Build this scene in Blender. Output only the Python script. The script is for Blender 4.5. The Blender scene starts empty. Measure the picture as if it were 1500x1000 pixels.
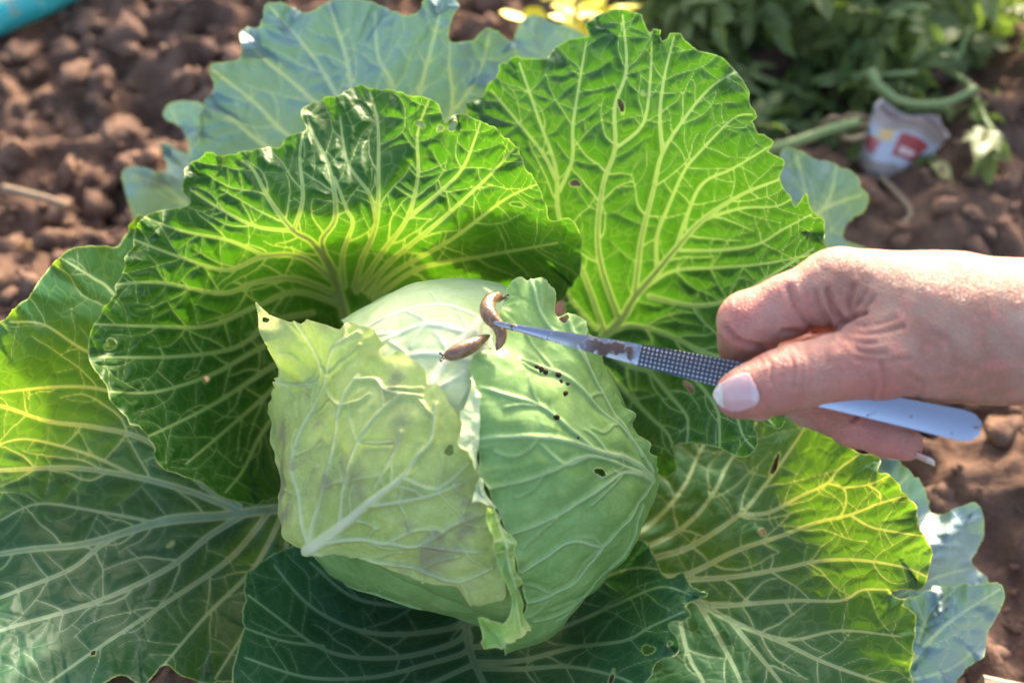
import bpy, math, random
import numpy as np
from mathutils import Vector, Matrix

# ------------------------------------------------------------------ camera, sky, sun, exposure
S = 0.88                                    # design units -> metres
FPX = 1500 * 50.0 / 36.0                    # 50 mm lens on a 36 mm sensor, in photo pixels
PITCH = math.radians(50)
CAM = np.array([0.030, -0.465, 0.832])
FWD = np.array([0, math.cos(PITCH), -math.sin(PITCH)])
UPV = np.array([0, math.sin(PITCH), math.cos(PITCH)])
RGT = np.array([1.0, 0, 0])
SUN_AZ, SUN_EL = math.radians(17), math.radians(18.5)   # azimuth measured from +Y towards +X

scene = bpy.context.scene
cd = bpy.data.cameras.new('camera'); cam = bpy.data.objects.new('camera', cd)
scene.collection.objects.link(cam); scene.camera = cam
cam.location = tuple(CAM * S); cam.rotation_euler = (math.pi / 2 - PITCH, 0, 0)
cd.lens = 50; cd.sensor_width = 36; cd.clip_start = 0.02; cd.clip_end = 500
cd.dof.use_dof = True; cd.dof.focus_distance = 0.765 * S; cd.dof.aperture_fstop = 5.0

world = bpy.data.worlds.new('World'); scene.world = world; world.use_nodes = True
wn = world.node_tree.nodes; wl = world.node_tree.links
sky = wn.new('ShaderNodeTexSky'); sky.sky_type = 'NISHITA'; sky.sun_disc = False
sky.dust_density = 6.0; sky.ozone_density = 1.6; sky.sun_elevation = SUN_EL; sky.sun_rotation = SUN_AZ
wl.new(sky.outputs[0], wn['Background'].inputs[0]); wn['Background'].inputs[1].default_value = 0.15

sd = bpy.data.lights.new('sun', 'SUN'); sun = bpy.data.objects.new('sun', sd)
scene.collection.objects.link(sun)
sd.energy = 2.2; sd.angle = math.radians(2.5); sd.color = (1.0, 0.86, 0.68)
sdir = Vector((math.sin(SUN_AZ) * math.cos(SUN_EL), math.cos(SUN_AZ) * math.cos(SUN_EL), math.sin(SUN_EL)))
sun.rotation_euler = sdir.to_track_quat('Z', 'Y').to_euler(); sun.location = sdir * 5

vs = scene.view_settings
vs.view_transform = 'Standard'; vs.look = 'None'; vs.exposure = 2.28; vs.gamma = 1; vs.use_curve_mapping = False
cy = scene.cycles
cy.use_denoising = True; cy.max_bounces = 6; cy.transmission_bounces = 3; cy.diffuse_bounces = 4; cy.glossy_bounces = 2
cy.sample_clamp_indirect = 6; cy.use_adaptive_sampling = True; cy.adaptive_threshold = 0.025

# ------------------------------------------------------------------ helpers
def dirs(px, py):
    px = np.asarray(px, float); py = np.asarray(py, float)
    return (FWD[None] + ((px - 750) / FPX).reshape(-1, 1) * RGT[None] + ((500 - py) / FPX).reshape(-1, 1) * UPV[None])
def P(px, py, t):                           # photo pixel + depth -> world metres
    return (CAM[None] + dirs(px, py) * np.asarray(t, float).reshape(-1, 1)) * S
def tz(px, py, z):                          # depth at which a pixel's ray is z above the soil
    return (CAM[2] - np.asarray(z, float)) / (-dirs(px, py)[:, 2])
def PZ(px, py, z): return P([px], [py], tz([px], [py], [z]))[0]
def zoom(x0, y0, k):                        # trace made on an enlarged crop -> photo pixels
    return lambda pts: [(x0 + a / k, y0 + b / k) for a, b in pts]

col = scene.collection
def link(o, parent=None):
    col.objects.link(o)
    if parent is not None:
        o.parent = parent
        o.matrix_parent_inverse = Matrix.Translation(-Vector(parent.get('origin', (0, 0, 0))))
    return o
def tag(o, label=None, cat=None, group=None, kind=None):
    if label: o['label'] = label
    if cat: o['category'] = cat
    if group: o['group'] = group
    if kind: o['kind'] = kind
    return o
def empty(name, loc):
    o = bpy.data.objects.new(name, None); col.objects.link(o); o.location = loc
    o['origin'] = [float(v) for v in loc]; o.empty_display_size = 0.02
    return o
def mesh(name, V, F, mat, parent=None, smooth=True, attrs=None, local=False):
    me = bpy.data.meshes.new(name)
    V = np.asarray(V, np.float32)
    if isinstance(F, np.ndarray) and F.ndim == 2:
        n, k = F.shape
        me.vertices.add(len(V)); me.vertices.foreach_set('co', V.ravel())
        me.loops.add(n * k); me.loops.foreach_set('vertex_index', F.ravel().astype(np.int32))
        me.polygons.add(n); me.polygons.foreach_set('loop_start', np.arange(0, n * k, k, dtype=np.int32))
        me.update(calc_edges=True); me.validate()
    else:
        me.from_pydata([tuple(v) for v in V], [], [tuple(int(i) for i in f) for f in F]); me.update()
    me.polygons.foreach_set('use_smooth', np.full(len(me.polygons), smooth))
    if attrs:
        for k, a in attrs.items():
            a = np.asarray(a, np.float32)
            at = me.attributes.new(k, 'FLOAT_VECTOR' if a.ndim == 2 else 'FLOAT', 'POINT')
            at.data.foreach_set('vector' if a.ndim == 2 else 'value', a.ravel())
    me.materials.append(mat)
    o = bpy.data.objects.new(name, me)
    if local:
        col.objects.link(o)
        if parent is not None: o.parent = parent
        return o
    return link(o, parent)

def hash2(ix, iy, seed):
    h = (ix.astype(np.int64) * 374761393 + iy.astype(np.int64) * 668265263 + seed * 1442695041) & 0xffffffff
    h = ((h ^ (h >> 13)) * 1274126177) & 0xffffffff
    return ((h ^ (h >> 16)) & 0xffff) / 65535.0
def noise2(x, y, seed=0):
    x = np.asarray(x, float); y = np.asarray(y, float)
    ix = np.floor(x); iy = np.floor(y); fx = x - ix; fy = y - iy
    fx = fx * fx * (3 - 2 * fx); fy = fy * fy * (3 - 2 * fy)
    a = hash2(ix, iy, seed); b = hash2(ix + 1, iy, seed); c = hash2(ix, iy + 1, seed); d = hash2(ix + 1, iy + 1, seed)
    return (a + (b - a) * fx) * (1 - fy) + (c + (d - c) * fx) * fy - 0.5
def fbm(x, y, seed=0, oct=4, gain=0.5):
    s = 0; a = 1.0; f = 1.0
    for i in range(oct):
        s = s + a * noise2(x * f, y * f, seed + i * 7); a *= gain; f *= 2.03
    return s
def sstep(a, b, x):
    t = np.clip((x - a) / (b - a), 0, 1); return t * t * (3 - 2 * t)

def tps(ctrl, vals, q, reg=1e-3):           # thin-plate interpolation
    c = np.asarray(ctrl, float) / 100; v = np.asarray(vals, float); n = len(c)
    def U(d2): return 0.5 * d2 * np.log(d2 + 1e-12)
    K = U(((c[:, None] - c[None]) ** 2).sum(-1)) + reg * np.eye(n)
    Pm = np.c_[np.ones(n), c]
    A = np.zeros((n + 3, n + 3)); A[:n, :n] = K; A[:n, n:] = Pm; A[n:, :n] = Pm.T
    w = np.linalg.solve(A, np.r_[v, 0, 0, 0])
    q = np.asarray(q, float) / 100; out = w[n] + q @ w[n + 1:]
    for i in range(n):
        out = out + w[i] * U(((q - c[i]) ** 2).sum(-1))
    return out

def catmull(pts, step, closed=False):
    p = np.asarray(pts, float); n = len(p); out = []
    rng = range(n if closed else n - 1)
    for i in rng:
        if closed: a, b, c, d = p[(i - 1) % n], p[i], p[(i + 1) % n], p[(i + 2) % n]
        else: a, b, c, d = p[max(i - 1, 0)], p[i], p[i + 1], p[min(i + 2, n - 1)]
        k = max(1, int(np.linalg.norm((c - b)[:2]) / step))
        for j in range(k):
            u = j / k
            out.append(0.5 * ((2 * b) + (c - a) * u + (2 * a - 5 * b + 4 * c - d) * u * u + (3 * b - a - 3 * c + d) * u ** 3))
    if not closed: out.append(p[-1])
    return np.array(out)

def crinkle(poly, rng, amp, wl=(46, 23, 12)):
    d = np.roll(poly, -1, 0) - poly; L = np.linalg.norm(d, axis=1); s = np.r_[0, np.cumsum(L)[:-1]]; T = L.sum()
    t = np.roll(poly, -1, 0) - np.roll(poly, 1, 0); t /= np.linalg.norm(t, axis=1)[:, None] + 1e-9
    nrm = np.c_[t[:, 1], -t[:, 0]]
    a = np.zeros(len(s))
    for k, w in enumerate(wl):
        m = max(1, round(T / w)); a += amp * (0.62 ** k) * np.sin(2 * math.pi * m * s / T + rng.uniform(0, 6.3) + 1.3 * np.sin(2 * math.pi * max(1, m // 5) * s / T + rng.uniform(0, 6)))
    mod = 0.55 + 0.45 * np.sin(2 * math.pi * max(1, round(T / 260)) * s / T + rng.uniform(0, 6))
    return poly + nrm * (a * mod)[:, None]

def poly_sdf(poly, X, Y):
    d2 = np.full(X.shape, 1e12); arc = np.zeros(X.shape); inside = np.zeros(X.shape, bool); s = 0.0
    n = len(poly)
    for i in range(n):
        a = poly[i]; b = poly[(i + 1) % n]; e = b - a; L2 = e @ e + 1e-12
        h = np.clip(((X - a[0]) * e[0] + (Y - a[1]) * e[1]) / L2, 0, 1)
        dd = (X - a[0] - e[0] * h) ** 2 + (Y - a[1] - e[1] * h) ** 2
        m = dd < d2; d2 = np.where(m, dd, d2); arc = np.where(m, s + h * math.sqrt(L2), arc)
        if abs(e[1]) > 1e-12:
            c = ((a[1] > Y) != (b[1] > Y)) & (X < (b[0] - a[0]) * (Y - a[1]) / (b[1] - a[1]) + a[0]); inside ^= c
        s += math.sqrt(L2)
    d = np.sqrt(d2)
    return np.where(inside, -d, d), arc

def bilinear(G, x0, y0, h, x, y):
    fx = (x - x0) / h; fy = (y - y0) / h
    i = int(min(max(fy, 0), G.shape[0] - 1.001)); j = int(min(max(fx, 0), G.shape[1] - 1.001))
    return G[i, j]

def grow(veins, G, x0, y0, h, rng, spacing, maxlen, ang=(38, 62), wscale=0.42, wmin=0.6, wmax=1.6, joins=4.0, start=0.12):
    """side veins leaving the given ones, stopping where they meet another vein or the rim"""
    new = []; allp = [catmull(v[0], 5.0) for v in veins]; pts = np.concatenate(allp)
    for v, line in zip(veins, allp):
        L = np.r_[0, np.cumsum(np.linalg.norm(np.diff(line, axis=0), axis=1))]; tot = L[-1]
        s = spacing * rng.uniform(0.4, 0.9) + tot * start; side = rng.choice([-1, 1])
        while s < tot - 6:
            i = min(np.searchsorted(L, s), len(line) - 2)
            tg = line[i + 1] - line[i - 1 if i else 0]; tg = tg / (np.linalg.norm(tg) + 1e-9)
            w0 = v[1] + (v[2] - v[1]) * s / tot
            for sd_ in ((side,) if rng.random() < 0.45 else (side, -side)):
                a = math.radians(rng.uniform(*ang)) * sd_; ca, sa = math.cos(a), math.sin(a)
                d = np.array([tg[0] * ca - tg[1] * sa, tg[0] * sa + tg[1] * ca]); p = line[i].copy(); path = [p.copy()]
                ml = maxlen * rng.uniform(0.6, 1.2); ln = 0; curl = -sd_ * rng.uniform(0.0, 0.05)
                while ln < ml:
                    c = curl + rng.normal(0, 0.13); ca, sa = math.cos(c), math.sin(c)
                    d = np.array([d[0] * ca - d[1] * sa, d[0] * sa + d[1] * ca]); p = p + d * 5; ln += 5; path.append(p.copy())
                    if bilinear(G, x0, y0, h, p[0], p[1]) > -2: break
                    if ln > 14:
                        dd = ((pts - p) ** 2).sum(1); k = dd.argmin()
                        if dd[k] < joins ** 2 and ((pts[k] - path[0]) ** 2).sum() > 130:
                            path.append(pts[k].copy()); break
                if len(path) > 3:
                    wa = min(max(w0 * wscale, wmin), wmax)
                    pa = np.array(path); new.append((pa, wa, max(0.35, wa * 0.5))); pts = np.concatenate([pts, pa])
            side = -side; s += spacing * rng.uniform(0.7, 1.35)
    return new

def sheet(name, outline, mapfn, mat, parent, seed, veins=(), h=2.2, rim_amp=2.4, holes=(), ruffle=0.004, ruf_sigma=26, quilt=0.0016,
          qs=11.0, und=0.003, branch=(46, 95), branch2=(62, 50), wl=(46, 23, 12), tuck=None, vein_up=0.0, round_holes=True):
    """A leaf: an irregular outline in a flat working plane, gridded, with veins, quilting and a ruffled rim,
    carried into space by mapfn(x, y, push) where push (metres, design) moves along the leaf's own outward side."""
    rng = np.random.default_rng(seed)
    poly = catmull(outline, 5.0, True)
    if rim_amp: poly = crinkle(poly, rng, rim_amp, wl)
    x0, y0 = poly.min(0) - 3 * h; x1, y1 = poly.max(0) + 3 * h
    xs = np.arange(x0, x1, h); ys = np.arange(y0, y1, h); X, Y = np.meshgrid(xs, ys)
    G, arc = poly_sdf(poly, X, Y); G0 = G
    for hx, hy, ra, rb, an in holes:
        th = np.linspace(0, 2 * math.pi, 22, endpoint=False)
        rr = 1 + 0.22 * np.sin(2 * th + rng.uniform(0, 6)) + 0.15 * np.sin(3 * th + rng.uniform(0, 6))
        ca, sa = math.cos(an), math.sin(an); u = ra * rr * np.cos(th); w = rb * rr * np.sin(th)
        hp = np.c_[hx + u * ca - w * sa, hy + u * sa + w * ca]
        H, _ = poly_sdf(hp, X, Y); G = np.maximum(G, -H)
    V = [(catmull(v[0], 6.0), v[1], v[2]) for v in veins]
    main = list(V)
    if branch and V:
        b1 = grow(V, G, x0, y0, h, rng, branch[0], branch[1]); V = V + b1
        if branch2 and b1:
            V = V + grow(b1 + [v for v in main if v[2] < 2.5], G, x0, y0, h, rng, branch2[0], branch2[1], (50, 85), 0.7, 0.35, 0.7, 3.5, 0.05)
    VD = np.full(X.shape, -30.0); DM = np.full(X.shape, 40.0)
    for line, wa, wb in V:
        n = len(line); big = wa > 2.0
        for i in range(n - 1):
            a, b = line[i], line[i + 1]; w = wa + (wb - wa) * (i + .5) / n; M = 24 if n else 8
            i0 = max(int((min(a[0], b[0]) - M - x0) / h), 0); i1 = int((max(a[0], b[0]) + M - x0) / h) + 2
            j0 = max(int((min(a[1], b[1]) - M - y0) / h), 0); j1 = int((max(a[1], b[1]) + M - y0) / h) + 2
            sx = X[j0:j1, i0:i1]; sy = Y[j0:j1, i0:i1]
            if sx.size == 0: continue
            e = b - a; hh = np.clip(((sx - a[0]) * e[0] + (sy - a[1]) * e[1]) / (e @ e + 1e-9), 0, 1)
            d = np.hypot(sx - a[0] - e[0] * hh, sy - a[1] - e[1] * hh)
            VD[j0:j1, i0:i1] = np.maximum(VD[j0:j1, i0:i1], w - d)
            DM[j0:j1, i0:i1] = np.minimum(DM[j0:j1, i0:i1], d + (0 if big else 3.2 - wa * 1.4))
    # grid cells inside the outline; rim vertices are pulled onto it
    gy, gx = np.gradient(G, h); gl = np.hypot(gx, gy) + 1e-9
    keepq = np.maximum.reduce([G[:-1, :-1], G[1:, :-1], G[:-1, 1:], G[1:, 1:]]) < 0.72 * h
    snap = (G > -0.5 * h) & (G < 0.75 * h)
    XS = np.where(snap, X - G * gx / gl, X); YS = np.where(snap, Y - G * gy / gl, Y)
    idx = np.arange(X.size).reshape(X.shape)
    Fq = np.stack([idx[:-1, :-1], idx[:-1, 1:], idx[1:, 1:], idx[1:, :-1]], -1)[keepq]
    used = np.unique(Fq); remap = -np.ones(X.size, int); remap[used] = np.arange(len(used)); Fq = remap[Fq]
    x = XS.ravel()[used]; y = YS.ravel()[used]; g = np.minimum(G.ravel()[used], 0); ar = arc.ravel()[used]; g0 = np.minimum(G0.ravel()[used], 0)
    vd = VD.ravel()[used]; dm = DM.ravel()[used]
    T = np.linalg.norm(np.roll(poly, -1, 0) - poly, axis=1).sum()
    ph = rng.uniform(0, 6.3, 4)
    wv = sum(a_ * np.sin(2 * math.pi * max(1, round(T / w_)) * ar / T + p_ + 0.9 * np.sin(2 * math.pi * max(1, round(T / 330)) * ar / T + ph[3]))
             for a_, w_, p_ in ((1, 118, ph[0]), (.6, 61, ph[1]), (.34, 33, ph[2])))
    push = ruffle * np.exp(g0 / ruf_sigma) * wv
    push = push + und * (fbm(x / 85, y / 85, seed, 3) * 1.6)
    push = push + quilt * (1 - np.exp(-(dm / qs) ** 2)) - quilt
    push = push + vein_up * np.exp(-(np.minimum(vd, 0) / 3.4) ** 2) * np.clip(0.5 + (vd + 2) / 5, 0.3, 1.6) * (vd > -8)
    W = mapfn(x, y, push, g)
    return mesh(name, W, Fq, mat, parent, True, {'vein': vd, 'rim': -g})

# ------------------------------------------------------------------ material helpers
class M:
    def __init__(self, name):
        self.m = bpy.data.materials.new(name); self.m.use_nodes = True
        self.t = self.m.node_tree; self.n = self.t.nodes; self.l = self.t.links
        self.n.clear(); self.out = self.n.new('ShaderNodeOutputMaterial')
    def N(self, typ, **kw):
        nd = self.n.new(typ)
        for k, v in kw.items():
            if k == 'ins':
                for a, b in v.items(): self.put(nd.inputs[a], b)
            else: setattr(nd, k, v)
        return nd
    def put(self, sock, v):
        if hasattr(v, 'is_linked') or hasattr(v, 'links'): self.l.new(v, sock)
        elif isinstance(v, (tuple, list)):
            sock.default_value = (*v, 1.0) if len(v) == 3 and len(sock.default_value) == 4 else v
        else: sock.default_value = v
    def attr(self, name): return self.N('ShaderNodeAttribute', attribute_name=name)
    def math(self, op, a, b=0.0, clamp=False):
        nd = self.N('ShaderNodeMath', operation=op, use_clamp=clamp); self.put(nd.inputs[0], a); self.put(nd.inputs[1], b); return nd.outputs[0]
    def rng(self, v, a, b, c=0.0, d=1.0, smooth=True):
        nd = self.N('ShaderNodeMapRange', interpolation_type='SMOOTHSTEP' if smooth else 'LINEAR')
        for i, q in enumerate((v, a, b, c, d)): self.put(nd.inputs[i], q)
        return nd.outputs[0]
    def mix(self, f, a, b, mode='MIX'):
        nd = self.N('ShaderNodeMix', data_type='RGBA', blend_type=mode)
        self.put(nd.inputs[0], f); self.put(nd.inputs[6], a); self.put(nd.inputs[7], b); return nd.outputs[2]
    def coord(self, kind='Object'): return self.N('ShaderNodeTexCoord').outputs[kind]
    def noise(self, vec, scale, detail=3, rough=0.55, dist=0.0):
        nd = self.N('ShaderNodeTexNoise', ins={'Scale': scale, 'Detail': detail, 'Roughness': rough, 'Distortion': dist}); self.l.new(vec, nd.inputs['Vector']); return nd
    def voro(self, vec, scale, feature='DISTANCE_TO_EDGE'):
        nd = self.N('ShaderNodeTexVoronoi', feature=feature, ins={'Scale': scale}); self.l.new(vec, nd.inputs['Vector']); return nd
    def bump(self, hgt, strength, dist=0.001):
        nd = self.N('ShaderNodeBump', ins={'Strength': strength, 'Distance': dist}); self.l.new(hgt, nd.inputs['Height']); return nd.outputs[0]
    def prin(self, **ins):
        nd = self.N('ShaderNodeBsdfPrincipled')
        for k, v in ins.items(): self.put(nd.inputs[k.replace('_', ' ')], v)
        return nd
    def done(self, sh): self.l.new(sh, self.out.inputs['Surface']); return self.m

def leaf_material(name, lam, lam2, vein, tlam, tvein, tfac=0.42, rough=0.42, vsoft=(-1.1, 0.9), net=0.10, netscale=95, spec=0.22, blemish=None, edge=(0.42, 0.50, 0.20), edgew=3.6, coat=0.0, vein_mid=None, bloom=0.0):
    m = M(name); co = m.coord()
    nz = m.noise(co, 22, 2, 0.6); n2 = m.noise(co, 9, 1)
    warp = m.noise(co, 60, 2); wv = m.N('ShaderNodeVectorMath', operation='SCALE', ins={0: warp.outputs['Color'], 3: 0.010})
    wc = m.N('ShaderNodeVectorMath', operation='ADD', ins={0: co, 1: wv.outputs[0]}).outputs[0]
    vo = m.voro(wc, netscale); va = m.attr('vein').outputs['Fac']; rim = m.attr('rim').outputs['Fac']
    v1 = m.rng(va, vsoft[0], vsoft[1])
    v2 = m.math('MULTIPLY', m.rng(vo.outputs['Distance'], 0.015, 0.085, 1, 0), net)
    halo = m.math('MULTIPLY', m.rng(va, -7, 0), 0.16)
    v = m.math('MAXIMUM', m.math('MAXIMUM', v1, v2), halo)
    base = m.mix(m.rng(nz.outputs['Fac'], 0.3, 0.7), lam, lam2)
    base = m.mix(m.math('MULTIPLY', m.rng(n2.outputs['Fac'], 0.4, 0.75), 0.35), base, tuple(c * 1.25 for c in lam2))
    vcol = vein if vein_mid is None else m.mix(m.rng(va, 0.5, 5), vein_mid, vein)
    colr = m.mix(v, base, vcol)
    if bloom:
        b1 = m.noise(co, 70, 4, 0.7); b2 = m.noise(co, 480, 2, 0.6)
        bf_ = m.math('MULTIPLY', m.math('ADD', m.math('MULTIPLY', m.rng(b1.outputs['Fac'], .35, .7), .7), m.math('MULTIPLY', m.rng(b2.outputs['Fac'], .45, .7), .4)), bloom)
        colr = m.mix(bf_, colr, tuple(min(.75, c * 1.5 + .05) for c in lam2))
        b3 = m.noise(co, 30, 3, 0.6); colr = m.mix(m.math('MULTIPLY', m.rng(b3.outputs['Fac'], .5, .72), .38), colr, tuple(c * .62 for c in lam))
    if blemish:
        bl = m.noise(co, 45, 5, 0.7); bz = m.noise(co, 17, 2)
        bf = m.math('MULTIPLY', m.rng(bl.outputs['Fac'], 0.44, 0.62), m.rng(bz.outputs['Fac'], 0.48, 0.60))
        colr = m.mix(m.math('MULTIPLY', bf, 0.75), colr, blemish)
        sp = m.voro(co, 260, 'F1'); colr = m.mix(m.math('MULTIPLY', m.rng(sp.outputs['Distance'], 0.04, 0.10, 1, 0), m.rng(bz.outputs['Fac'], 0.48, 0.6)), colr, (0.06, 0.05, 0.03))
    ew = m.rng(rim, 0.2, edgew, 1, 0)
    colr = m.mix(m.math('MULTIPLY', ew, 0.8), colr, edge)
    tv = m.mix(m.rng(va, 1.2, 4.5), tvein, tuple(c * .28 for c in tvein))
    trn = m.mix(m.math('MAXIMUM', v1, v2), tlam, tv)
    trn = m.mix(m.math('MULTIPLY', ew, 0.6), trn, tvein)
    hgt = m.math('ADD', m.math('MULTIPLY', m.rng(vo.outputs['Distance'], 0, 0.16), 0.7), m.math('MULTIPLY', nz.outputs['Fac'], 0.6))
    fine = m.noise(co, 420, 1); hgt = m.math('ADD', hgt, m.math('MULTIPLY', fine.outputs['Fac'], 0.22))
    if bloom: hgt = m.math('ADD', hgt, m.math('MULTIPLY', m.noise(co, 55, 3, .6).outputs['Fac'], 2.6))
    bp = m.bump(hgt, 0.24, 0.0010)
    rg = m.math('ADD', m.math('MULTIPLY', nz.outputs['Fac'], 0.22), rough - 0.10)
    pr = m.prin(Base_Color=colr, Roughness=rg, Normal=bp); pr.inputs['Specular IOR Level'].default_value = spec
    if coat: pr.inputs['Coat Weight'].default_value = coat; pr.inputs['Coat Roughness'].default_value = 0.35
    tr = m.N('ShaderNodeBsdfTranslucent'); m.put(tr.inputs['Color'], trn); m.put(tr.inputs['Normal'], bp)
    mx = m.N('ShaderNodeMixShader', ins={0: tfac}); m.l.new(pr.outputs[0], mx.inputs[1]); m.l.new(tr.outputs[0], mx.inputs[2])
    return m.done(mx.outputs[0])

LEAF_CUP = leaf_material('cup_leaf', (0.026, 0.092, 0.016), (0.040, 0.120, 0.028), (0.40, 0.52, 0.20), (0.060, 0.195, 0.003), (0.25, 0.35, 0.025), 0.42, net=0.15, spec=0.20, rough=0.45)
LEAF_BACK = leaf_material('tall_leaf', (0.028, 0.096, 0.026), (0.042, 0.122, 0.042), (0.36, 0.50, 0.24), (0.048, 0.155, 0.004), (0.17, 0.27, 0.04), 0.36, net=0.15, spec=0.20, rough=0.42)
LEAF_SIDE = leaf_material('side_leaf', (0.020, 0.080, 0.036), (0.034, 0.108, 0.056), (0.26, 0.39, 0.24), (0.20, 0.43, 0.006), (0.80, 0.82, 0.03), 0.29, spec=0.22, rough=0.42)
LEAF_LOW = leaf_material('low_leaf', (0.028, 0.094, 0.038), (0.042, 0.122, 0.056), (0.22, 0.35, 0.20), (0.048, 0.150, 0.008), (0.25, 0.37, 0.05), 0.28, spec=0.20, rough=0.42)
LEAF_BLUE = leaf_material('waxy_leaf', (0.20, 0.29, 0.295), (0.25, 0.345, 0.35), (0.34, 0.45, 0.39), (0.07, 0.16, 0.06), (0.20, 0.29, 0.08), 0.18, rough=0.46, net=0.04, spec=0.4)
WRAP_A = leaf_material('yellowed_wrapper', (0.37, 0.45, 0.105), (0.45, 0.50, 0.14), (0.68, 0.68, 0.44), (0.35, 0.50, 0.06), (0.6, 0.65, 0.2), 0.20, rough=0.45, net=0.10, netscale=60, blemish=(0.27, 0.22, 0.15), edge=(0.48, 0.47, 0.15), bloom=0.55, vein_mid=(0.50, 0.57, 0.28))
WRAP_B = leaf_material('green_wrapper', (0.175, 0.315, 0.075), (0.22, 0.355, 0.105), (0.46, 0.55, 0.29), (0.28, 0.48, 0.08), (0.5, 0.62, 0.2), 0.18, rough=0.45, net=0.05, netscale=60, edge=(0.42, 0.50, 0.20), bloom=0.5, vein_mid=(0.40, 0.52, 0.26))
WRAP_C = leaf_material('pale_wrapper', (0.45, 0.57, 0.25), (0.53, 0.62, 0.32), (0.72, 0.75, 0.50), (0.4, 0.55, 0.2), (0.6, 0.7, 0.3), 0.15, rough=0.45, net=0.08, netscale=50, edge=(0.5, 0.6, 0.3), bloom=0.5)
CURL = leaf_material('curled_edge', (0.22, 0.40, 0.08), (0.28, 0.45, 0.10), (0.48, 0.58, 0.26), (0.30, 0.52, 0.05), (0.6, 0.7, 0.2), 0.3, rough=0.4, net=0.2, edge=(0.46, 0.54, 0.2))
PALE = leaf_material('pale_underside', (0.50, 0.62, 0.33), (0.58, 0.67, 0.42), (0.62, 0.68, 0.45), (0.5, 0.6, 0.25), (0.6, 0.7, 0.3), 0.25, rough=0.45, net=0.1, edge=(0.55, 0.62, 0.3))

# ------------------------------------------------------------------ soil
def soil_height(x, y):
    h = 0.034 * fbm(x / 0.11, y / 0.11, 3, 4, 0.55) + 0.030 * fbm(x / 0.30, y / 0.30, 31, 2)
    r = 1 - np.abs(noise2(x / 0.045, y / 0.045, 55)) * 4; h = h + 0.013 * np.clip(r, -1, 1)
    r2 = 1 - np.abs(noise2(x / 0.021, y / 0.021, 77)) * 4; h = h + 0.0055 * np.clip(r2, -1, 1)
    h = h + 0.0042 * noise2(x / 0.012, y / 0.012, 91)
    d = np.hypot(x, y); return h * np.exp(-np.maximum(d - 2.0, 0) / 4.0)
def axis(lo, hi, st, far):
    a = [lo]; 
    core = np.arange(lo, hi, st); out = []; p = core[-1]; s = st
    while p < far: s *= 1.28; p += s; out.append(p)
    left = []; p = core[0]; s = st
    while p > -far: s *= 1.28; p -= s; left.append(p)
    return np.r_[left[::-1], core, out]
gx_ = axis(-0.80, 0.75, 0.0042, 60); gy_ = axis(-0.30, 0.95, 0.0042, 60)
GX, GY = np.meshgrid(gx_, gy_); GZ = soil_height(GX, GY)
gi = np.arange(GX.size).reshape(GX.shape)
GF = np.stack([gi[:-1, :-1], gi[:-1, 1:], gi[1:, 1:], gi[1:, :-1]], -1).reshape(-1, 4)
def soil_material(name, a, b, c):
    m = M(name); co = m.coord()
    n1 = m.noise(co, 35, 6, 0.65); n2 = m.noise(co, 5, 3); n3 = m.noise(co, 260, 4, 0.7)
    cl = m.mix(m.rng(n1.outputs['Fac'], 0.3, 0.7), a, b); cl = m.mix(m.math('MULTIPLY', m.rng(n2.outputs['Fac'], 0.45, 0.7), 0.5), cl, c)
    cl = m.mix(m.math('MULTIPLY', m.rng(n3.outputs['Fac'], 0.62, 0.75), 0.4), cl, tuple(min(1, q * 1.8) for q in b))
    hh = m.math('ADD', n1.outputs['Fac'], m.math('MULTIPLY', n3.outputs['Fac'], 0.35))
    pr = m.prin(Base_Color=cl, Roughness=0.95, Normal=m.bump(hh, 1.0, 0.008)); pr.inputs['Specular IOR Level'].default_value = 0.06
    return m.done(pr.outputs[0])
SOIL = soil_material('soil', (0.075, 0.044, 0.033), (0.21, 0.125, 0.086), (0.11, 0.074, 0.062))
CLOD = soil_material('clod', (0.10, 0.060, 0.045), (0.25, 0.152, 0.106), (0.14, 0.094, 0.08))
tag(mesh('ground', np.c_[GX.ravel(), GY.ravel(), GZ.ravel()], GF, SOIL), 'brown crumbly garden soil around the cabbage', None, None, 'structure')

def ico(sub):
    import bmesh
    bm = bmesh.new(); bmesh.ops.create_icosphere(bm, subdivisions=sub, radius=1)
    v = np.array([w.co[:] for w in bm.verts]); f = np.array([[w.index for w in q.verts] for q in bm.faces]); bm.free(); return v, f
rngs = np.random.default_rng(5)
iv, if_ = ico(2); CV = []; CF = []; nb = 0
for k in range(8000):
    if k % 3: x, y = rngs.uniform(-0.75, 0.05), rngs.uniform(0.02, 0.9)
    else: x, y = rngs.uniform(0.1, 0.75), rngs.uniform(-0.25, 0.7)
    r = min(0.0021 / (rngs.random() + 0.04) ** 0.8, 0.014)
    sc = r * rngs.uniform(0.6, 1.3, 3) * np.array([1, 1, .75]); o_ = rngs.uniform(0, 50, 3)
    q = iv * (1 + 1.1 * noise2(iv[:, 0] * 1.3 + o_[0], iv[:, 1] * 1.3 + iv[:, 2] * 1.1 + o_[1], k)[:, None] + 0.75 * noise2(iv[:, 0] * 3.1 + o_[2], iv[:, 1] * 2.7 + iv[:, 2] * 3.3, k + 9)[:, None])
    for c_ in range(3):
        pn = rngs.normal(size=3); pn /= np.linalg.norm(pn); dd = q @ pn; q = q - np.maximum(dd - 0.62, 0)[:, None] * pn
    a = rngs.uniform(0, 6.3); R = np.array([[math.cos(a), -math.sin(a), 0], [math.sin(a), math.cos(a), 0], [0, 0, 1]])
    z = soil_height(np.array([x]), np.array([y]))[0]
    CV.append((q * sc) @ R.T + [x, y, z + r * 0.12]); CF.append(if_ + nb); nb += len(iv)
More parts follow.
